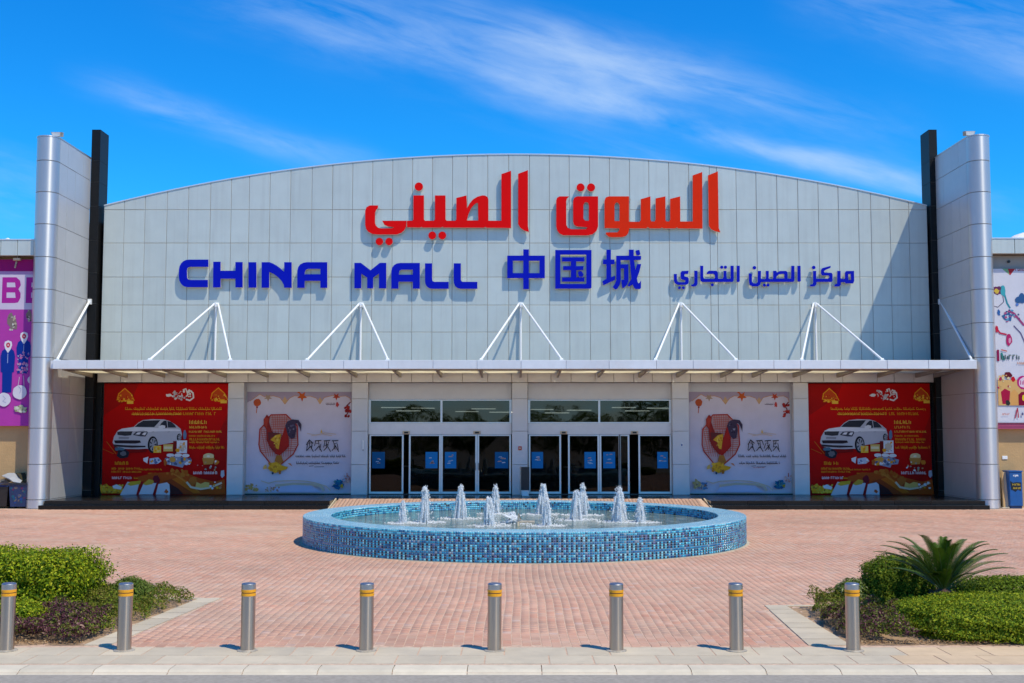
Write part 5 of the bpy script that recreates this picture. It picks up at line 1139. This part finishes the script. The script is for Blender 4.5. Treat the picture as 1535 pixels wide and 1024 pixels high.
# blue vending style bin and cream board at right
y = 48.2; X0, X1 = XP(1513.5, 735, y), XP(1533, 735, y); zt = ZP(707.5, y)
t = thing('collection_bin', 'blue collection bin with a white symbol at the right edge of the view', 'bin', ((X0 + X1) / 2, y, 0))
b = MB(); b.box((X0, y, .1), (X1, y + .6, zt), .02); b.build('body', M['binblue'], t)
MB().box((X0 + .03, y + .03, .0), (X1 - .03, y + .57, .1)).build('base', M['dkblue'], t)
MB().box((X0 - .015, y - .02, zt + .001), (X1 + .015, y + .62, zt + .05)).build('lid', M['binblue'], t)
A = Art((190, 720, 285, 970), (X0, zt, X1, .1, y - .001)); A.rng = random.Random(2)
A.poly([(218, 742), (255, 740), (257, 752), (240, 752), (232, 760), (232, 752), (218, 752)], (.62, .66, .7)); A.rect(224, 745, 234, 749, (.01, .12, .3))
A.poly([(195, 785), (215, 800), (240, 795), (275, 797), (273, 860), (250, 850), (232, 866), (215, 855), (200, 850)], (.02, .03, .04)); A.script(212, 272, 812, 16, (.6, .42, .04), False); A.script(216, 270, 838, 16, (.55, .38, .04), False)
A.b.build('print', M['print'], t)
X0, X1 = XP(1503, 735, 48.4), XP(1513, 735, 48.4)
bd = thing('leaning_board', 'cream painted board standing between the right pylon and the blue bin', 'board', (X0, 48.4, 0))
b = MB(); zt2 = ZP(708, 48.4); b.hexa([(X0, 48.35, .02), (X1 - .01, 48.35, .02), (X1 - .01, 48.45, .02), (X0, 48.45, .02), (X0 + .04, 48.55, zt2), (X1 - .01, 48.55, zt2), (X1 - .01, 48.62, zt2), (X0 + .04, 48.62, zt2)]); b.build('panel', M['cream'], bd)
b = MB(); b.hexa([(X0 - .02, 48.31, .0), (X0 + .06, 48.31, .0), (X0 + .06, 48.345, .0), (X0 - .02, 48.345, .0), (X0 + .02, 48.515, zt2 + .02), (X0 + .10, 48.515, zt2 + .02), (X0 + .10, 48.548, zt2 + .02), (X0 + .02, 48.548, zt2 + .02)]); b.build('edge_rail', M['tan'], bd)
MB().box((X0 - .12, 48.2, 0), (X0 + .18, 48.5, .05), .01).build('foot', M['rust'], bd)
sw = thing('wall_plate', 'small white plate on the tan wall beside the right pylon', 'plate', (XP(1506, 686, YW), YW, ZP(686, YW)))
x, _, z = sw.location; MB().box((x - .11, YW - .03, z - .07), (x + .11, YW - .003, z + .07), .008).build('plate', M['white'], sw)

# ------------------------------------------------------------------ fountain
RI = FR - .80; ZR = .755; ZW = .50
ft = thing('fountain', 'large round fountain basin clad in blue mosaic in front of the doors', 'fountain', (FCX, FCY, 0))
b = MB(); b.lathe([(FR - .012, 0), (FR - .012, ZR - .012), (RI + .012, ZR - .012), (RI + .012, .05)], (FCX, FCY, 0), 160); b.build('basin_wall', M['grout'], ft)
b = MB(); b.lathe([(RI + .02, .06), (.01, .06)], (FCX, FCY, 0), 64); b.build('basin_floor', M['grout'], ft)
def tiles_cyl(R, z0, z1, pitch, out, palette, name):
    n = int(2 * PI * R / pitch); rows_ = max(1, int(round((z1 - z0) / pitch))); ph = (z1 - z0) / rows_
    V = []; Q = []; Cc = []; k = 0; da = 2 * PI / n; g = .0055 / R; rr = random.Random(6)
    for i in range(n):
        for j in range(rows_):
            a0 = i * da + g; a1 = (i + 1) * da - g; za = z0 + j * ph + .0055; zb = z0 + (j + 1) * ph - .0055
            o = rr.uniform(-.0012, .0012) + .002; e = .003; am = .003 / R
            r0 = R - .010 * out; r1 = R + o * out
            for (a, z, r) in ((a0, za, r0), (a1, za, r0), (a1, zb, r0), (a0, zb, r0), (a0 + am, za + e, r1), (a1 - am, za + e, r1), (a1 - am, zb - e, r1), (a0 + am, zb - e, r1)):
                V.append((FCX + r * math.cos(a), FCY + r * math.sin(a), z))
            for f in ((4, 5, 6, 7), (0, 1, 5, 4), (1, 2, 6, 5), (2, 3, 7, 6), (3, 0, 4, 7)): 
                f = f if out > 0 else tuple(reversed(f)); Q.append([k + q for q in f])
            Cc += [palette(rr, i, j, rows_)] * 8; k += 8
    return npmesh(name, np.array(V), np.array(Q), M['tile'], np.array(Cc), ft, 'stuff')
LT = [(.10, .54, .68), (.16, .62, .76), (.06, .46, .62), (.28, .68, .76), (.08, .50, .68)]
DK = [(.004, .012, .05), (.003, .03, .09), (.008, .02, .035), (.005, .05, .16), (.01, .015, .02)]
MDc = [(.005, .18, .36), (.01, .26, .46), (.004, .12, .28), (.03, .20, .36), (.02, .32, .50)]
VIO = [(.16, .17, .34), (.08, .12, .26)]
def pal_out(r, i, j, R_):
    top = j >= R_ - 2; band = j in (3, 7)
    dark = i % 2 == 0
    if top: return r.choice(MDc + LT[:3] + LT[:2] + [(.3, .45, .55)])
    if band: return r.choice(MDc + [(.03, .2, .4), (.25, .32, .40)])
    if dark: return r.choice(DK) if r.random() < .84 else r.choice(MDc)
    q = r.random(); return r.choice(LT) if q < .72 else (r.choice(MDc) if q < .93 else r.choice(VIO))
def pal_in(r, i, j, R_):
    q = r.random(); return r.choice([(.10, .50, .62), (.16, .58, .68), (.05, .36, .54)]) if q < .62 else (r.choice(MDc) if q < .9 else r.choice(DK))
tiles_cyl(FR, .01, ZR - .012, .060, 1, pal_out, 'outer_tiles')
tiles_cyl(RI, ZW - .14, ZR - .012, .066, -1, pal_in, 'inner_tiles')
def tiles_rim():
    V = []; Q = []; Cc = []; k = 0; rr = random.Random(9); rows_ = 12; w = (FR - RI) / rows_
    for j in range(rows_):
        r0 = RI + j * w + .005; r1 = RI + (j + 1) * w - .005; n = int(2 * PI * (r0 + r1) / 2 / .066); da = 2 * PI / n; g = .005 / r0
        for i in range(n):
            a0 = i * da + g; a1 = (i + 1) * da - g; o = rr.uniform(-.0008, .0008); z1 = ZR + o; z0 = ZR - .013; e = .003; ea = e / r0
            for (r, a, z) in ((r0, a0, z0), (r1, a0, z0), (r1, a1, z0), (r0, a1, z0), (r0 + e, a0 + ea, z1), (r1 - e, a0 + ea, z1), (r1 - e, a1 - ea, z1), (r0 + e, a1 - ea, z1)):
                V.append((FCX + r * math.cos(a), FCY + r * math.sin(a), z))
            for f in ((4, 5, 6, 7), (0, 1, 5, 4), (1, 2, 6, 5), (2, 3, 7, 6), (3, 0, 4, 7)): Q.append([k + q for q in f])
            c = rr.choice([(.26, .50, .60), (.32, .54, .62), (.20, .44, .58), (.36, .52, .58), (.22, .42, .52)]); Cc += [c] * 8; k += 8
    npmesh('rim_tiles', np.array(V), np.array(Q), M['tile'], np.array(Cc), ft, 'stuff')
tiles_rim()
b = MB(); n = 96; vs = []; fs = []
b.face([(FCX + (RI + .005) * math.cos(2 * PI * k / n), FCY + (RI + .005) * math.sin(2 * PI * k / n), ZW) for k in range(n)]); b.build('water', M['water'], ft)
# sandy apron ring at the foot of the basin
b = MB(); b.lathe([(FR - .02, .004), (FR + .07, .004), (FR + .075, -.01)], (FCX, FCY, 0), 128); b.build('foot_ring', M['kerbstone'], ft)

def jet(px, pbase, ptop, lab, wide=1.0, seed=0):
    base = G(px, pbase, ZW); r = random.Random(seed); hz = ZP(ptop, base.y) - ZW
    T = thing('water_jet', lab, 'water jet', tuple(base), 'water jets in the fountain')
    R = hz * .17 * wide + .08
    b = MB(); x0, y0, z0 = base
    # strands rising then falling: each a beaded, tapering ribbon tube
    def strand(ang, spread, top, fall, rad):
        pts = []; n = 9
        for k in range(n):
            t = k / (n - 1)
            z = top * (1 - (2 * t - 1) ** 2) if t < .5 else top - (top - fall) * (2 * t - 1) ** 2
            rr_ = spread * t ** 1.3; pts.append((x0 + math.cos(ang) * rr_ + r.uniform(-.008, .008), y0 + math.sin(ang) * rr_ + r.uniform(-.008, .008), z0 + z))
        for k in range(n - 1):
            t = k / (n - 1); ra = rad * (1.2 - .6 * abs(t - .5)) * r.uniform(.5, 1.4); rb = rad * r.uniform(.5, 1.3)
            if t > .6 and r.random() < .18: continue
            b.tube(pts[k], pts[k + 1], ra, rb, n=5, cap=False)
    for q in range(int(26 * wide) + 10):
        top = hz * r.uniform(.55, 1.0) * (1 - .0 * q); a = r.uniform(0, 2 * PI); sp = R * r.uniform(.25, 1.0) * (1.15 - top / hz * .5)
        strand(a, sp, top, r.uniform(0, .25) * hz * (1 if r.random() < .3 else 0), r.uniform(.012, .030))
    # core column
    m_ = 12
    for k in range(m_):
        t0, t1 = k / m_, (k + 1) / m_
        def rc(t): return (.035 + .055 * math.sin(PI * min(1, t * 1.15)) ** 1.2) * (1 - t ** 4 * .85) * wide
        b.tube((x0 + r.uniform(-.01, .01), y0, z0 + hz * t0), (x0 + r.uniform(-.01, .01), y0, z0 + hz * t1), rc(t0) * r.uniform(.8, 1.2), rc(t1) * r.uniform(.8, 1.2), n=7, cap=False)
    for q in range(220):                                   # droplets
        t = r.random(); zz = hz * (1 - t ** 1.6) * r.uniform(.9, 1.03); rad = R * (.25 + .9 * (1 - zz / hz)) * r.uniform(.3, 1.15); a = r.uniform(0, 2 * PI); s_ = r.uniform(.006, .017)
        c = Vector((x0 + rad * math.cos(a), y0 + rad * math.sin(a), z0 + zz)); b.raw([c + Vector((s_, 0, 0)), c + Vector((-s_, 0, 0)), c + Vector((0, s_, 0)), c + Vector((0, -s_, 0)), c + Vector((0, 0, s_ * 1.8)), c + Vector((0, 0, -s_ * 1.8))], [(0, 2, 4), (2, 1, 4), (1, 3, 4), (3, 0, 4), (2, 0, 5), (1, 2, 5), (3, 1, 5), (0, 3, 5)])
    b.build('spray', M['spray'], T, smooth=True)['kind'] = 'stuff'
    # churned foam on the water
    b = MB()
    for q in range(150):
        rr_ = (R * 1.5 + .22) * r.random() ** .7; a = r.uniform(0, 2 * PI); s_ = r.uniform(.02, .065) * (1.3 - rr_ / (R * 1.5 + .22) * .7)
        cx, cy = x0 + rr_ * math.cos(a) * 1.15, y0 + rr_ * math.sin(a); hh = r.uniform(.008, .03)
        ring = [(cx + s_ * math.cos(t) * r.uniform(.7, 1.3), cy + s_ * math.sin(t) * r.uniform(.7, 1.3), z0 - .003) for t in (0, 1.05, 2.1, 3.14, 4.2, 5.24)]
        b.raw(ring + [(cx, cy, z0 + hh)], [(k, (k + 1) % 6, 6) for k in range(6)])
    b.build('foam', M['spray'], T, smooth=True)['kind'] = 'stuff'
    b = MB(); b.tube((x0, y0, z0 - .3), (x0, y0, z0 + .05), .035, .022, n=8); b.build('nozzle', M['black'], T)
JETS = [(604.5, 784, 751, 'short jet furthest left in the fountain', .9), (637, 783, 729, 'tall jet second from the left in the fountain', 1.1), (691, 777, 727, 'tall jet third from the left in the fountain', 1.1),
        (733, 788, 745, 'short thick jet near the front rim, fourth from the left', 1.15), (743, 770, 727, 'tall slim jet behind the short thick fourth jet', .9), (814, 771, 725.5, 'tall jet at the back just right of the middle pier', 1.2),
        (820, 788, 748, 'shorter jet at the front overlapping the tall jet right of the pier', 1.0), (864.5, 779, 734.5, 'front jet of the twin pair in the right half', 1.15), (873.5, 772, 725, 'taller rear jet of the twin pair in the right half', 1.1),
        (928, 782, 729, 'tall jet second from the right in the fountain', 1.2), (960, 783, 746, 'short jet furthest right in the fountain', 1.1), (768, 784, 768, 'low foaming bubble jet in the middle of the fountain', 3.2)]
for i, (a, c, d, lab, w_) in enumerate(JETS): jet(a, c, d, lab, w_, 20 + i)
# thin brown pipe with float standing in the basin
pb = G(776, 788, ZW); pt = thing('feed_pipe', 'thin rusty pipe standing in the middle of the fountain water', 'pipe', tuple(pb))
b = MB(); b.tube((pb.x, pb.y, ZW - .2), (pb.x + .02, pb.y, ZW + .35), .022, n=7); b.tube((pb.x + .02, pb.y, ZW + .35), (pb.x + .1, pb.y + 1.0, ZW + .1), .018, n=7); b.build('pipe', M['rust'], pt)
b = MB(); b.tube((pb.x, pb.y, ZW - .02), (pb.x, pb.y, ZW + .1), .05, n=9); b.build('collar', M['cream'], pt)
b = MB(); b.box((pb.x + .02, pb.y + .8, ZW - .02), (pb.x + .5, pb.y + 1.1, ZW + .06), .01); b.build('valve', M['rust'], pt)

# ------------------------------------------------------------------ bollards
def make_bollard():
    T = thing('bollard', 'x', 'bollard', (0, 0, 0), 'stainless steel bollards along the kerb')
    r = .102
    b = MB(); b.lathe([(r, .004), (r, .815)], (0, 0, 0), 40); b.build('tube', M['steel'], T, smooth=True)
    b = MB(); b.lathe([(r + .0015, .905), (r + .0015, .985), (r - .01, .998), (r - .03, 1.003), (.001, 1.003)], (0, 0, 0), 40); b.build('cap', M['steel_cap'], T, smooth=True, sharp=40)
    b = MB(); b.lathe([(r - .004, .815), (r - .004, .905)], (0, 0, 0), 32); b.build('neck', M['dark_frame'], T, smooth=True)
    for z0, z1 in ((.810, .853), (.865, .908)):
        b = MB(); b.lathe([(r, z0), (r + .004, z0 + .002), (r + .004, z1 - .002), (r, z1)], (0, 0, 0), 40); b.build('tape_band', M['yellow'], T, smooth=True, sharp=40)
    b = MB(); b.lathe([(r + .002, .022), (r + .03, .018), (r + .048, .010), (r + .05, .001)], (0, 0, 0), 28); b.build('base_ring', M['rust'], T, smooth=True, sharp=40)
    return T
bol = make_bollard()
BL = [(10, 'leftmost bollard, in front of the dark hedge'), (186, 'second from left, before purple ground cover'), (371, 'third from the left, near the left bed'), (549, 'fourth from the left, below the left side of the fountain'),
      (741, 'fifth from the left, below the fountain centre'), (924, 'sixth from the left, right of centre'), (1104, 'second from the right, before open brick paving'), (1279, 'rightmost bollard, in front of the shrubs by the cycad')]
for i, (px, lab) in enumerate(BL):
    o = bol if i == 0 else copy_tree(bol)
    o.location = (XP(px, 976, 17.3), 17.3 - .002 * i, 0); o.scale = (1, 1, .972); o.rotation_euler = (random.uniform(-.012, .012), random.uniform(-.01, .01), random.uniform(0, 6)); o['label'] = 'steel bollard with yellow bands, ' + lab

# ------------------------------------------------------------------ foliage
def leaves(name, pos, nrm, size, cols, parent=None, aspect=2.2, jit=.55, m=None, kind=None, up=.25, weights=None):
    n = len(pos); nn = nrm + RNG.normal(0, jit, (n, 3)); nn[:, 2] += up; nn /= np.linalg.norm(nn, axis=1, keepdims=True)
    t = RNG.normal(0, 1, (n, 3)); t -= (t * nn).sum(1, keepdims=True) * nn; t /= np.linalg.norm(t, axis=1, keepdims=True); bt = np.cross(nn, t)
    s = size * RNG.uniform(.6, 1.35, (n, 1)); w = s / aspect
    fold = nn * s * .18
    tip = t * s
    V = np.stack([pos - tip * .5, pos + bt * w * .5 + fold, pos + tip * .5 - fold * .6, pos - bt * w * .5 + fold], 1).reshape(-1, 3)
    Q = (np.array([0, 1, 2, 3])[None] + (np.arange(n) * 4)[:, None])
    cols = np.array(cols); idx = RNG.choice(len(cols), n, p=weights); c = cols[idx] * RNG.uniform(.65, 1.35, (n, 1)); c = np.repeat(c, 4, 0)
    return npmesh(name, V, Q, m or M['leaf'], c, parent, kind)
def superell(n, c, r, e=2.6, zmin=None, shell=.16):
    # points in the outer shell of a rounded box
    d = RNG.normal(0, 1, (n * 2, 3)); d /= np.linalg.norm(d, axis=1, keepdims=True)
    k = (np.abs(d) ** e).sum(1) ** (-1 / e); p = d * k[:, None]
    lump = 1 + .03 * np.sin(p[:, 0] * 23 + p[:, 2] * 17) * np.sin(p[:, 1] * 19 + 1) + .05 * np.sin(p[:, 0] * 7 + c[0]) * np.sin(p[:, 1] * 6 + 2) + .04 * np.sin(p[:, 2] * 9 + p[:, 0] * 5)
    dep = 1 - shell * RNG.random(n * 2) ** 1.5 + RNG.exponential(.026, n * 2)
    p2 = p * (lump * dep)[:, None]
    pos = p2 * np.array(r) + np.array(c); nr = np.sign(p) * np.abs(p) ** (e - 1) / np.array(r); nr /= np.linalg.norm(nr, axis=1, keepdims=True)
    ok = pos[:, 2] > (.02 if zmin is None else zmin)
    return pos[ok][:n], nr[ok][:n]
def shrub(name, lab, cat, c, r, n, size, cols, e=2.6, group=None, weights=None, aspect=2.2, shell=.2, ncol=16, inner=.80, up=.25, jit=.55):
    T = thing(name, lab, cat, (c[0], c[1], 0), group)
    pos, nr = superell(n, c, r, e, shell=shell); leaves('foliage', pos, nr, size, cols, T, weights=weights, aspect=aspect, up=up, jit=jit)
    # twiggy interior: dense leaves deeper in, plus stems
    p2, n2 = superell(n // 2, c, (r[0] * inner, r[1] * inner, r[2] * inner), e, shell=.3); leaves('inner_foliage', p2, n2, size * 1.9, cols, T, weights=weights)
    b = MB()
    for k in range(ncol):
        a = random.uniform(0, 2 * PI); q = random.uniform(.2, .75); b.tube((c[0] + r[0] * .25 * math.cos(a), c[1] + r[1] * .25 * math.sin(a), 0), (c[0] + r[0] * q * math.cos(a), c[1] + r[1] * q * math.sin(a), c[2] + r[2] * random.uniform(.1, .6)), .014, .005, n=5, cap=False)
    b.build('stems', M['twig'], T)
    return T
GR = [(.20, .27, .008), (.13, .20, .006), (.30, .35, .010), (.06, .11, .005), (.40, .40, .02)]
DG = [(.085, .14, .008), (.05, .10, .006), (.13, .18, .012), (.19, .22, .015)]
OLV = [(.18, .22, .014), (.10, .13, .014), (.18, .18, .022), (.22, .17, .04), (.08, .10, .012)]
PUR = [(.13, .045, .06), (.09, .028, .04), (.20, .09, .09), (.14, .15, .03), (.32, .20, .14), (.07, .022, .03)]
def groundcover(name, lab, cat, region, n, size, cols, hfun, weights=None, aspect=2.6, kind='stuff'):
    X = []; Y = []
    (x0, x1, y0, y1), inside = region
    x = RNG.uniform(x0, x1, n * 2); y = RNG.uniform(y0, y1, n * 2); ok = inside(x, y); x, y = x[ok][:n], y[ok][:n]
    h = hfun(x, y); z = h * (1 - .45 * RNG.random(len(x)) ** 2) ; z = np.maximum(z, .015)
    eps = .05; gx = (hfun(x + eps, y) - h) / eps; gy = (hfun(x, y + eps) - h) / eps
    nr = np.stack([-gx, -gy, np.ones_like(x)], 1); nr /= np.linalg.norm(nr, axis=1, keepdims=True)
    o = leaves(name, np.stack([x, y, z], 1), nr, size, cols, None, aspect=aspect, jit=.8, weights=weights, up=.1); tag(o, lab, cat, None, kind); return o
# left bed
def xl(y): return -6.36 + .43 * (y - LF) / (LB - LF)
hx1 = XP(126, 860, 20.6)
shrub('hedge', 'clipped dark green box hedge at the left edge of the view', 'hedge', (hx1 - 1.9, 21.0, .44), (1.9, .95, .62), 34000, .060, GR, e=9, shell=.24, inner=.86, ncol=40)
shrub('shrub', 'low light green bush at the left edge in front of the hedge', 'shrub', (XP(18, 930, 18.8), 18.9, .22), (.42, .45, .28), 3800, .05, GR, e=2.4)
shrub('shrub', 'spiky yellow green tuft at the back of the left bed behind the second bollard', 'shrub', (XP(196, 890, 21.3), 21.3, .20), (.38, .35, .35), 2600, .085, [(.12, .17, .02), (.09, .14, .02), (.17, .2, .04)], e=2.2, aspect=5, up=.9, jit=.8)
shrub('shrub', 'olive green bush between the dark hedge and the spiky tuft', 'shrub', (XP(150, 895, 20.8), 20.8, .14), (.5, .5, .27), 4200, .045, OLV, e=2.4)
def inL(x, y): return (x < xl(y) - .05 - .06 * np.sin(y * 9)) & (y < LB - .2) & (y > LF + .14 + .10 * np.sin(x * 5))
def hL(x, y):
    edge = np.clip((xl(y) - x + .05) / .3, 0, 1) * np.clip((y - LF + .05) / .35, 0, 1) * np.clip((LB - y) / .4, 0, 1)
    return edge ** .5 * (.27 + .06 * np.sin(x * 6 + y * 3) + .05 * np.sin(x * 13 - y * 9) + .04 * np.sin(y * 15 + x * 4))
def inLp(x, y): return inL(x, y) & (x < xl(y) - .12 - .45 * np.clip((y - 18.6) / 1.5, 0, 2)) & (y < 20.0 + .3 * np.sin(x * 4))
def inLg(x, y): return inL(x, y) & ((y > 19.0 + .4 * np.sin(x * 4)) | (x > xl(y) - .55 + .1 * np.sin(y * 6)) & (y > 18.1) | (np.sin(x * 7 + 1) * np.sin(y * 8) > .72))
groundcover('purple_ground_cover', 'purple leaved ground cover in the front of the left bed', 'ground cover', ((-9.5, -5.8, LF, 20.6), inLp), 24000, .062, PUR, hL, weights=[.24, .20, .14, .24, .08, .10])
groundcover('green_ground_cover', 'olive green ground cover trailing to the point of the left bed', 'ground cover', ((-9.5, -5.5, LF, LB), inLg), 28000, .05, OLV + [(.10, .16, .02)], hL)
# right bed
def xr(y): return 5.05
def inR(x, y): return (x > 5.05 + .10 + .05 * np.sin(y * 7) + .22 * np.clip((y - 20) / 1.3, 0, 1)) & (y > LF + .12 + .08 * np.sin(x * 6)) & (y < RB - .25)
def hR(x, y):
    edge = np.clip((x - 5.05) / .3, 0, 1) * np.clip((y - LF + .05) / .3, 0, 1) * np.clip((RB - y) / .4, 0, 1)
    return edge ** .5 * (.30 + .06 * np.sin(x * 6 + y * 3) + .05 * np.sin(x * 12 - y * 8) + .04 * np.sin(y * 14))
def inRp(x, y): return inR(x, y) & (x < 6.1 + .25 * np.sin(y * 3)) & (y < 19.9)
def inRg(x, y): return inR(x, y) & (x < 6.4) & ((y > 19.2 + .3 * np.sin(x * 5)) | (np.sin(x * 8) * np.sin(y * 6 + 1) > .35))
groundcover('purple_ground_cover', 'purple and green ground cover behind the rightmost bollard', 'ground cover', ((5.1, 6.5, LF, 20.2), inRp), 9000, .055, PUR + [(.09, .11, .02), (.12, .13, .03)], hR, weights=[.14, .12, .12, .1, .06, .06, .2, .2])
groundcover('green_ground_cover', 'low olive ground cover at the corner of the right bed', 'ground cover', ((5.1, 6.6, LF, RB), inRg), 9000, .05, OLV + [(.10, .15, .02)], hR)
shrub('shrub', 'variegated yellow green bush left of the dark clipped shrub in the right bed', 'shrub', (XP(1278, 885, 21.0), 20.95, .22), (.34, .32, .34), 2800, .07, [(.09, .14, .02), (.14, .18, .03), (.06, .10, .015), (.3, .32, .15)], e=2.2, aspect=3, up=.6)
shrub('shrub', 'dark rounded clipped shrub behind the cycad', 'shrub', (XP(1347, 870, 21.0), 21.0, .42), (.62, .5, .52), 12000, .045, DG, e=3.4, shell=.14, inner=.88)
shrub('hedge', 'broad bright green hedge in front of the cycad at the right edge', 'hedge', (XP(1475, 920, 18.7) + .35, 18.75, .22), (1.6, 1.02, .33), 36000, .046, [(.17, .24, .010), (.11, .18, .008), (.25, .30, .014), (.34, .36, .02), (.07, .13, .008)], e=3.6, shell=.2, inner=.88, ncol=50)
shrub('hedge', 'further green hedge mass behind the cycad at the right edge', 'hedge', (XP(1490, 880, 20.6) + .4, 20.55, .28), (1.45, .7, .36), 17000, .046, [(.14, .20, .010), (.10, .155, .008), (.20, .25, .014), (.07, .12, .008)], e=3.2, shell=.2, inner=.86)

# cycad
YC = 19.7
def cycad():
    b0 = W(1415, 893, YC); T = thing('cycad', 'dark green cycad with arching fronds in the right bed', 'palm', (b0.x, YC, 0))
    zc = ZP(888, YC)
    b = MB(); prof = [(.17, 0), (.20, .12), (.21, zc * .6), (.18, zc), (.08, zc + .06), (.001, zc + .07)]; b.lathe(prof, (b0.x, YC, 0), 18)
    for k in range(90):
        a = random.uniform(0, 2 * PI); z = random.uniform(.05, zc + .02); r = .20; c = Vector((b0.x + r * math.cos(a), YC + r * math.sin(a), z)); d = Vector((math.cos(a), math.sin(a), .9)).normalized()
        b.tube(c - d * .03, c + d * .06, .022, .008, n=5)
    b.build('trunk', M['trunk'], T)
    spec = [(1312, 827, -.1), (1323, 818, .5), (1332, 812, -.5), (1351, 805.5, .3), (1381, 803, -.3), (1414, 807, .2), (1421, 811, -.3), (1446, 809, .5), (1480, 816, -.4), (1508, 830, .1), (1520, 852, -.2), (1366, 818, .8), (1340, 838, -.75), (1462, 826, .6), (1476, 812, .2)]
    fr = []
    for (tx, ty, dy) in spec: p = W(tx, ty, YC + dy); fr.append((p, 1.0))
    for k in range(8):          # rear and side fronds
        a = random.uniform(.15, PI - .15); L_ = random.uniform(.75, 1.0); p = Vector((b0.x + L_ * math.cos(a), YC + L_ * math.sin(a), zc + random.uniform(.25, .5))); fr.append((p, 1.0))
    for (tx, ty, dy) in ((1398, 815, .4), (1434, 816, -.5), (1345, 822, -.2), (1493, 824, -.5), (1375, 825, -.6), (1458, 822, -.1), (1503, 842, .5), (1327, 830, .5), (1488, 832, .6), (1350, 828, .1), (1405, 822, -.6)): fr.append((W(tx, ty, YC + dy), 1.0))
    for k in range(5):
        a = random.uniform(PI + .5, 2 * PI - .5); L_ = random.uniform(.45, .6); p = Vector((b0.x + L_ * math.cos(a), YC + L_ * math.sin(a), zc + random.uniform(.3, .5))); fr.append((p, .8))
    for p, sc in fr:
        S = Vector((b0.x, YC, zc)); dvec = p - S; hor = Vector((dvec.x, dvec.y, 0)); L_ = dvec.length
        # quadratic curve rising first, then arching out
        ctrl = S + hor * .48 + Vector((0, 0, dvec.z * .80 + .10 * L_))
        n = 30; V = []; Q = []; Cc = []; k = 0; prev = None; rb = MB()
        for i in range(n + 1):
            t = i / n; q = S * (1 - t) ** 2 + ctrl * 2 * t * (1 - t) + p * t * t; tan = ((ctrl - S) * (1 - t) + (p - ctrl) * t).normalized()
            if prev is not None and i % 2 == 0: rb.tube(prev, q, .010 * (1 - t * .7), .010 * (1 - t * .75), n=5, cap=False)
            if i % 2 == 0: prev = q
            if i == 0: prev = q
            if t < .13: continue
            side = tan.cross(Vector((0, 0, 1))); side = side.normalized() if side.length > .01 else Vector((1, 0, 0)); upv = side.cross(tan).normalized()
            ll = (.185 * min(1, (t - .05) * 4) * (1 - t) ** .42 + .02) * sc
            for s in (-1, 1):
                for h_ in (0, .5):
                    qq = q + tan * (L_ / n) * h_
                    d = (side * s * .74 + tan * .70 + upv * .22).normalized(); lw = .008
                    e = qq + d * ll * random.uniform(.9, 1.08) - Vector((0, 0, .012)); mid = qq + d * ll * .5
                    V += [tuple(qq - tan * lw), tuple(qq + tan * lw), tuple(mid + tan * lw), tuple(mid - tan * lw), tuple(e + tan * .001), tuple(e - tan * .001)]
                    Q += [[k, k + 1, k + 2, k + 3], [k + 3, k + 2, k + 4, k + 5]]; g = random.uniform(.75, 1.25); c = (.062 * g, .112 * g, .010 * g); Cc += [c] * 6; k += 6
        f = npmesh('frond', np.array(V), np.array(Q), M['frond'], np.array(Cc), T)
        r_ = rb.build('rib', M['rib']); r_.parent = f; r_.matrix_parent_inverse = Matrix.Identity(4)
M['rib'] = mat('frond_rib', (.10, .13, .03), .5)
cycad()
# dry leaf litter in the beds
def litter(x0, x1, y0, y1, n, lab):
    pos = np.stack([RNG.uniform(x0, x1, n), RNG.uniform(y0, y1, n), np.full(n, .022) + RNG.uniform(0, .02, n)], 1); nr = np.tile([0, 0, 1.0], (n, 1))
    o = leaves('leaf_litter', pos, nr, .04, [(.38, .24, .12), (.28, .16, .07), (.45, .32, .18)], None, jit=.35); tag(o, lab, 'leaf litter', None, 'stuff')
litter(-9.5, -6.45, LF + .05, 18.0, 900, 'dry leaf litter along the front of the left bed'); litter(5.1, 9.2, LF + .05, 17.95, 1100, 'dry leaf litter along the front of the right bed')

# trees across the road, behind the viewpoint (they show only as dark reflections in the door glass)
def tree_belt():
    P = []; Nn = []
    for k in range(16):
        x = -62 + k * 8.2 + random.uniform(-1.5, 1.5); y = -52 + random.uniform(-3, 3); h = random.uniform(5.0, 8.5); r = random.uniform(2.6, 4.2)
        p, q = superell(1300, (x, y, h * .5), (r * 1.25, r, h * .5), 2.3, shell=.4); P.append(p); Nn.append(q)
        b = MB(); b.tube((x, y, -.1), (x, y, h * .5), .22, .12, n=8)
        TR.append(b)
    o = leaves('far_trees', np.concatenate(P), np.concatenate(Nn), .55, DG, None, aspect=1.6); tag(o, 'row of dark trees across the road, mirrored in the entrance glass', 'trees', None, 'stuff')
TR = []
tree_belt()
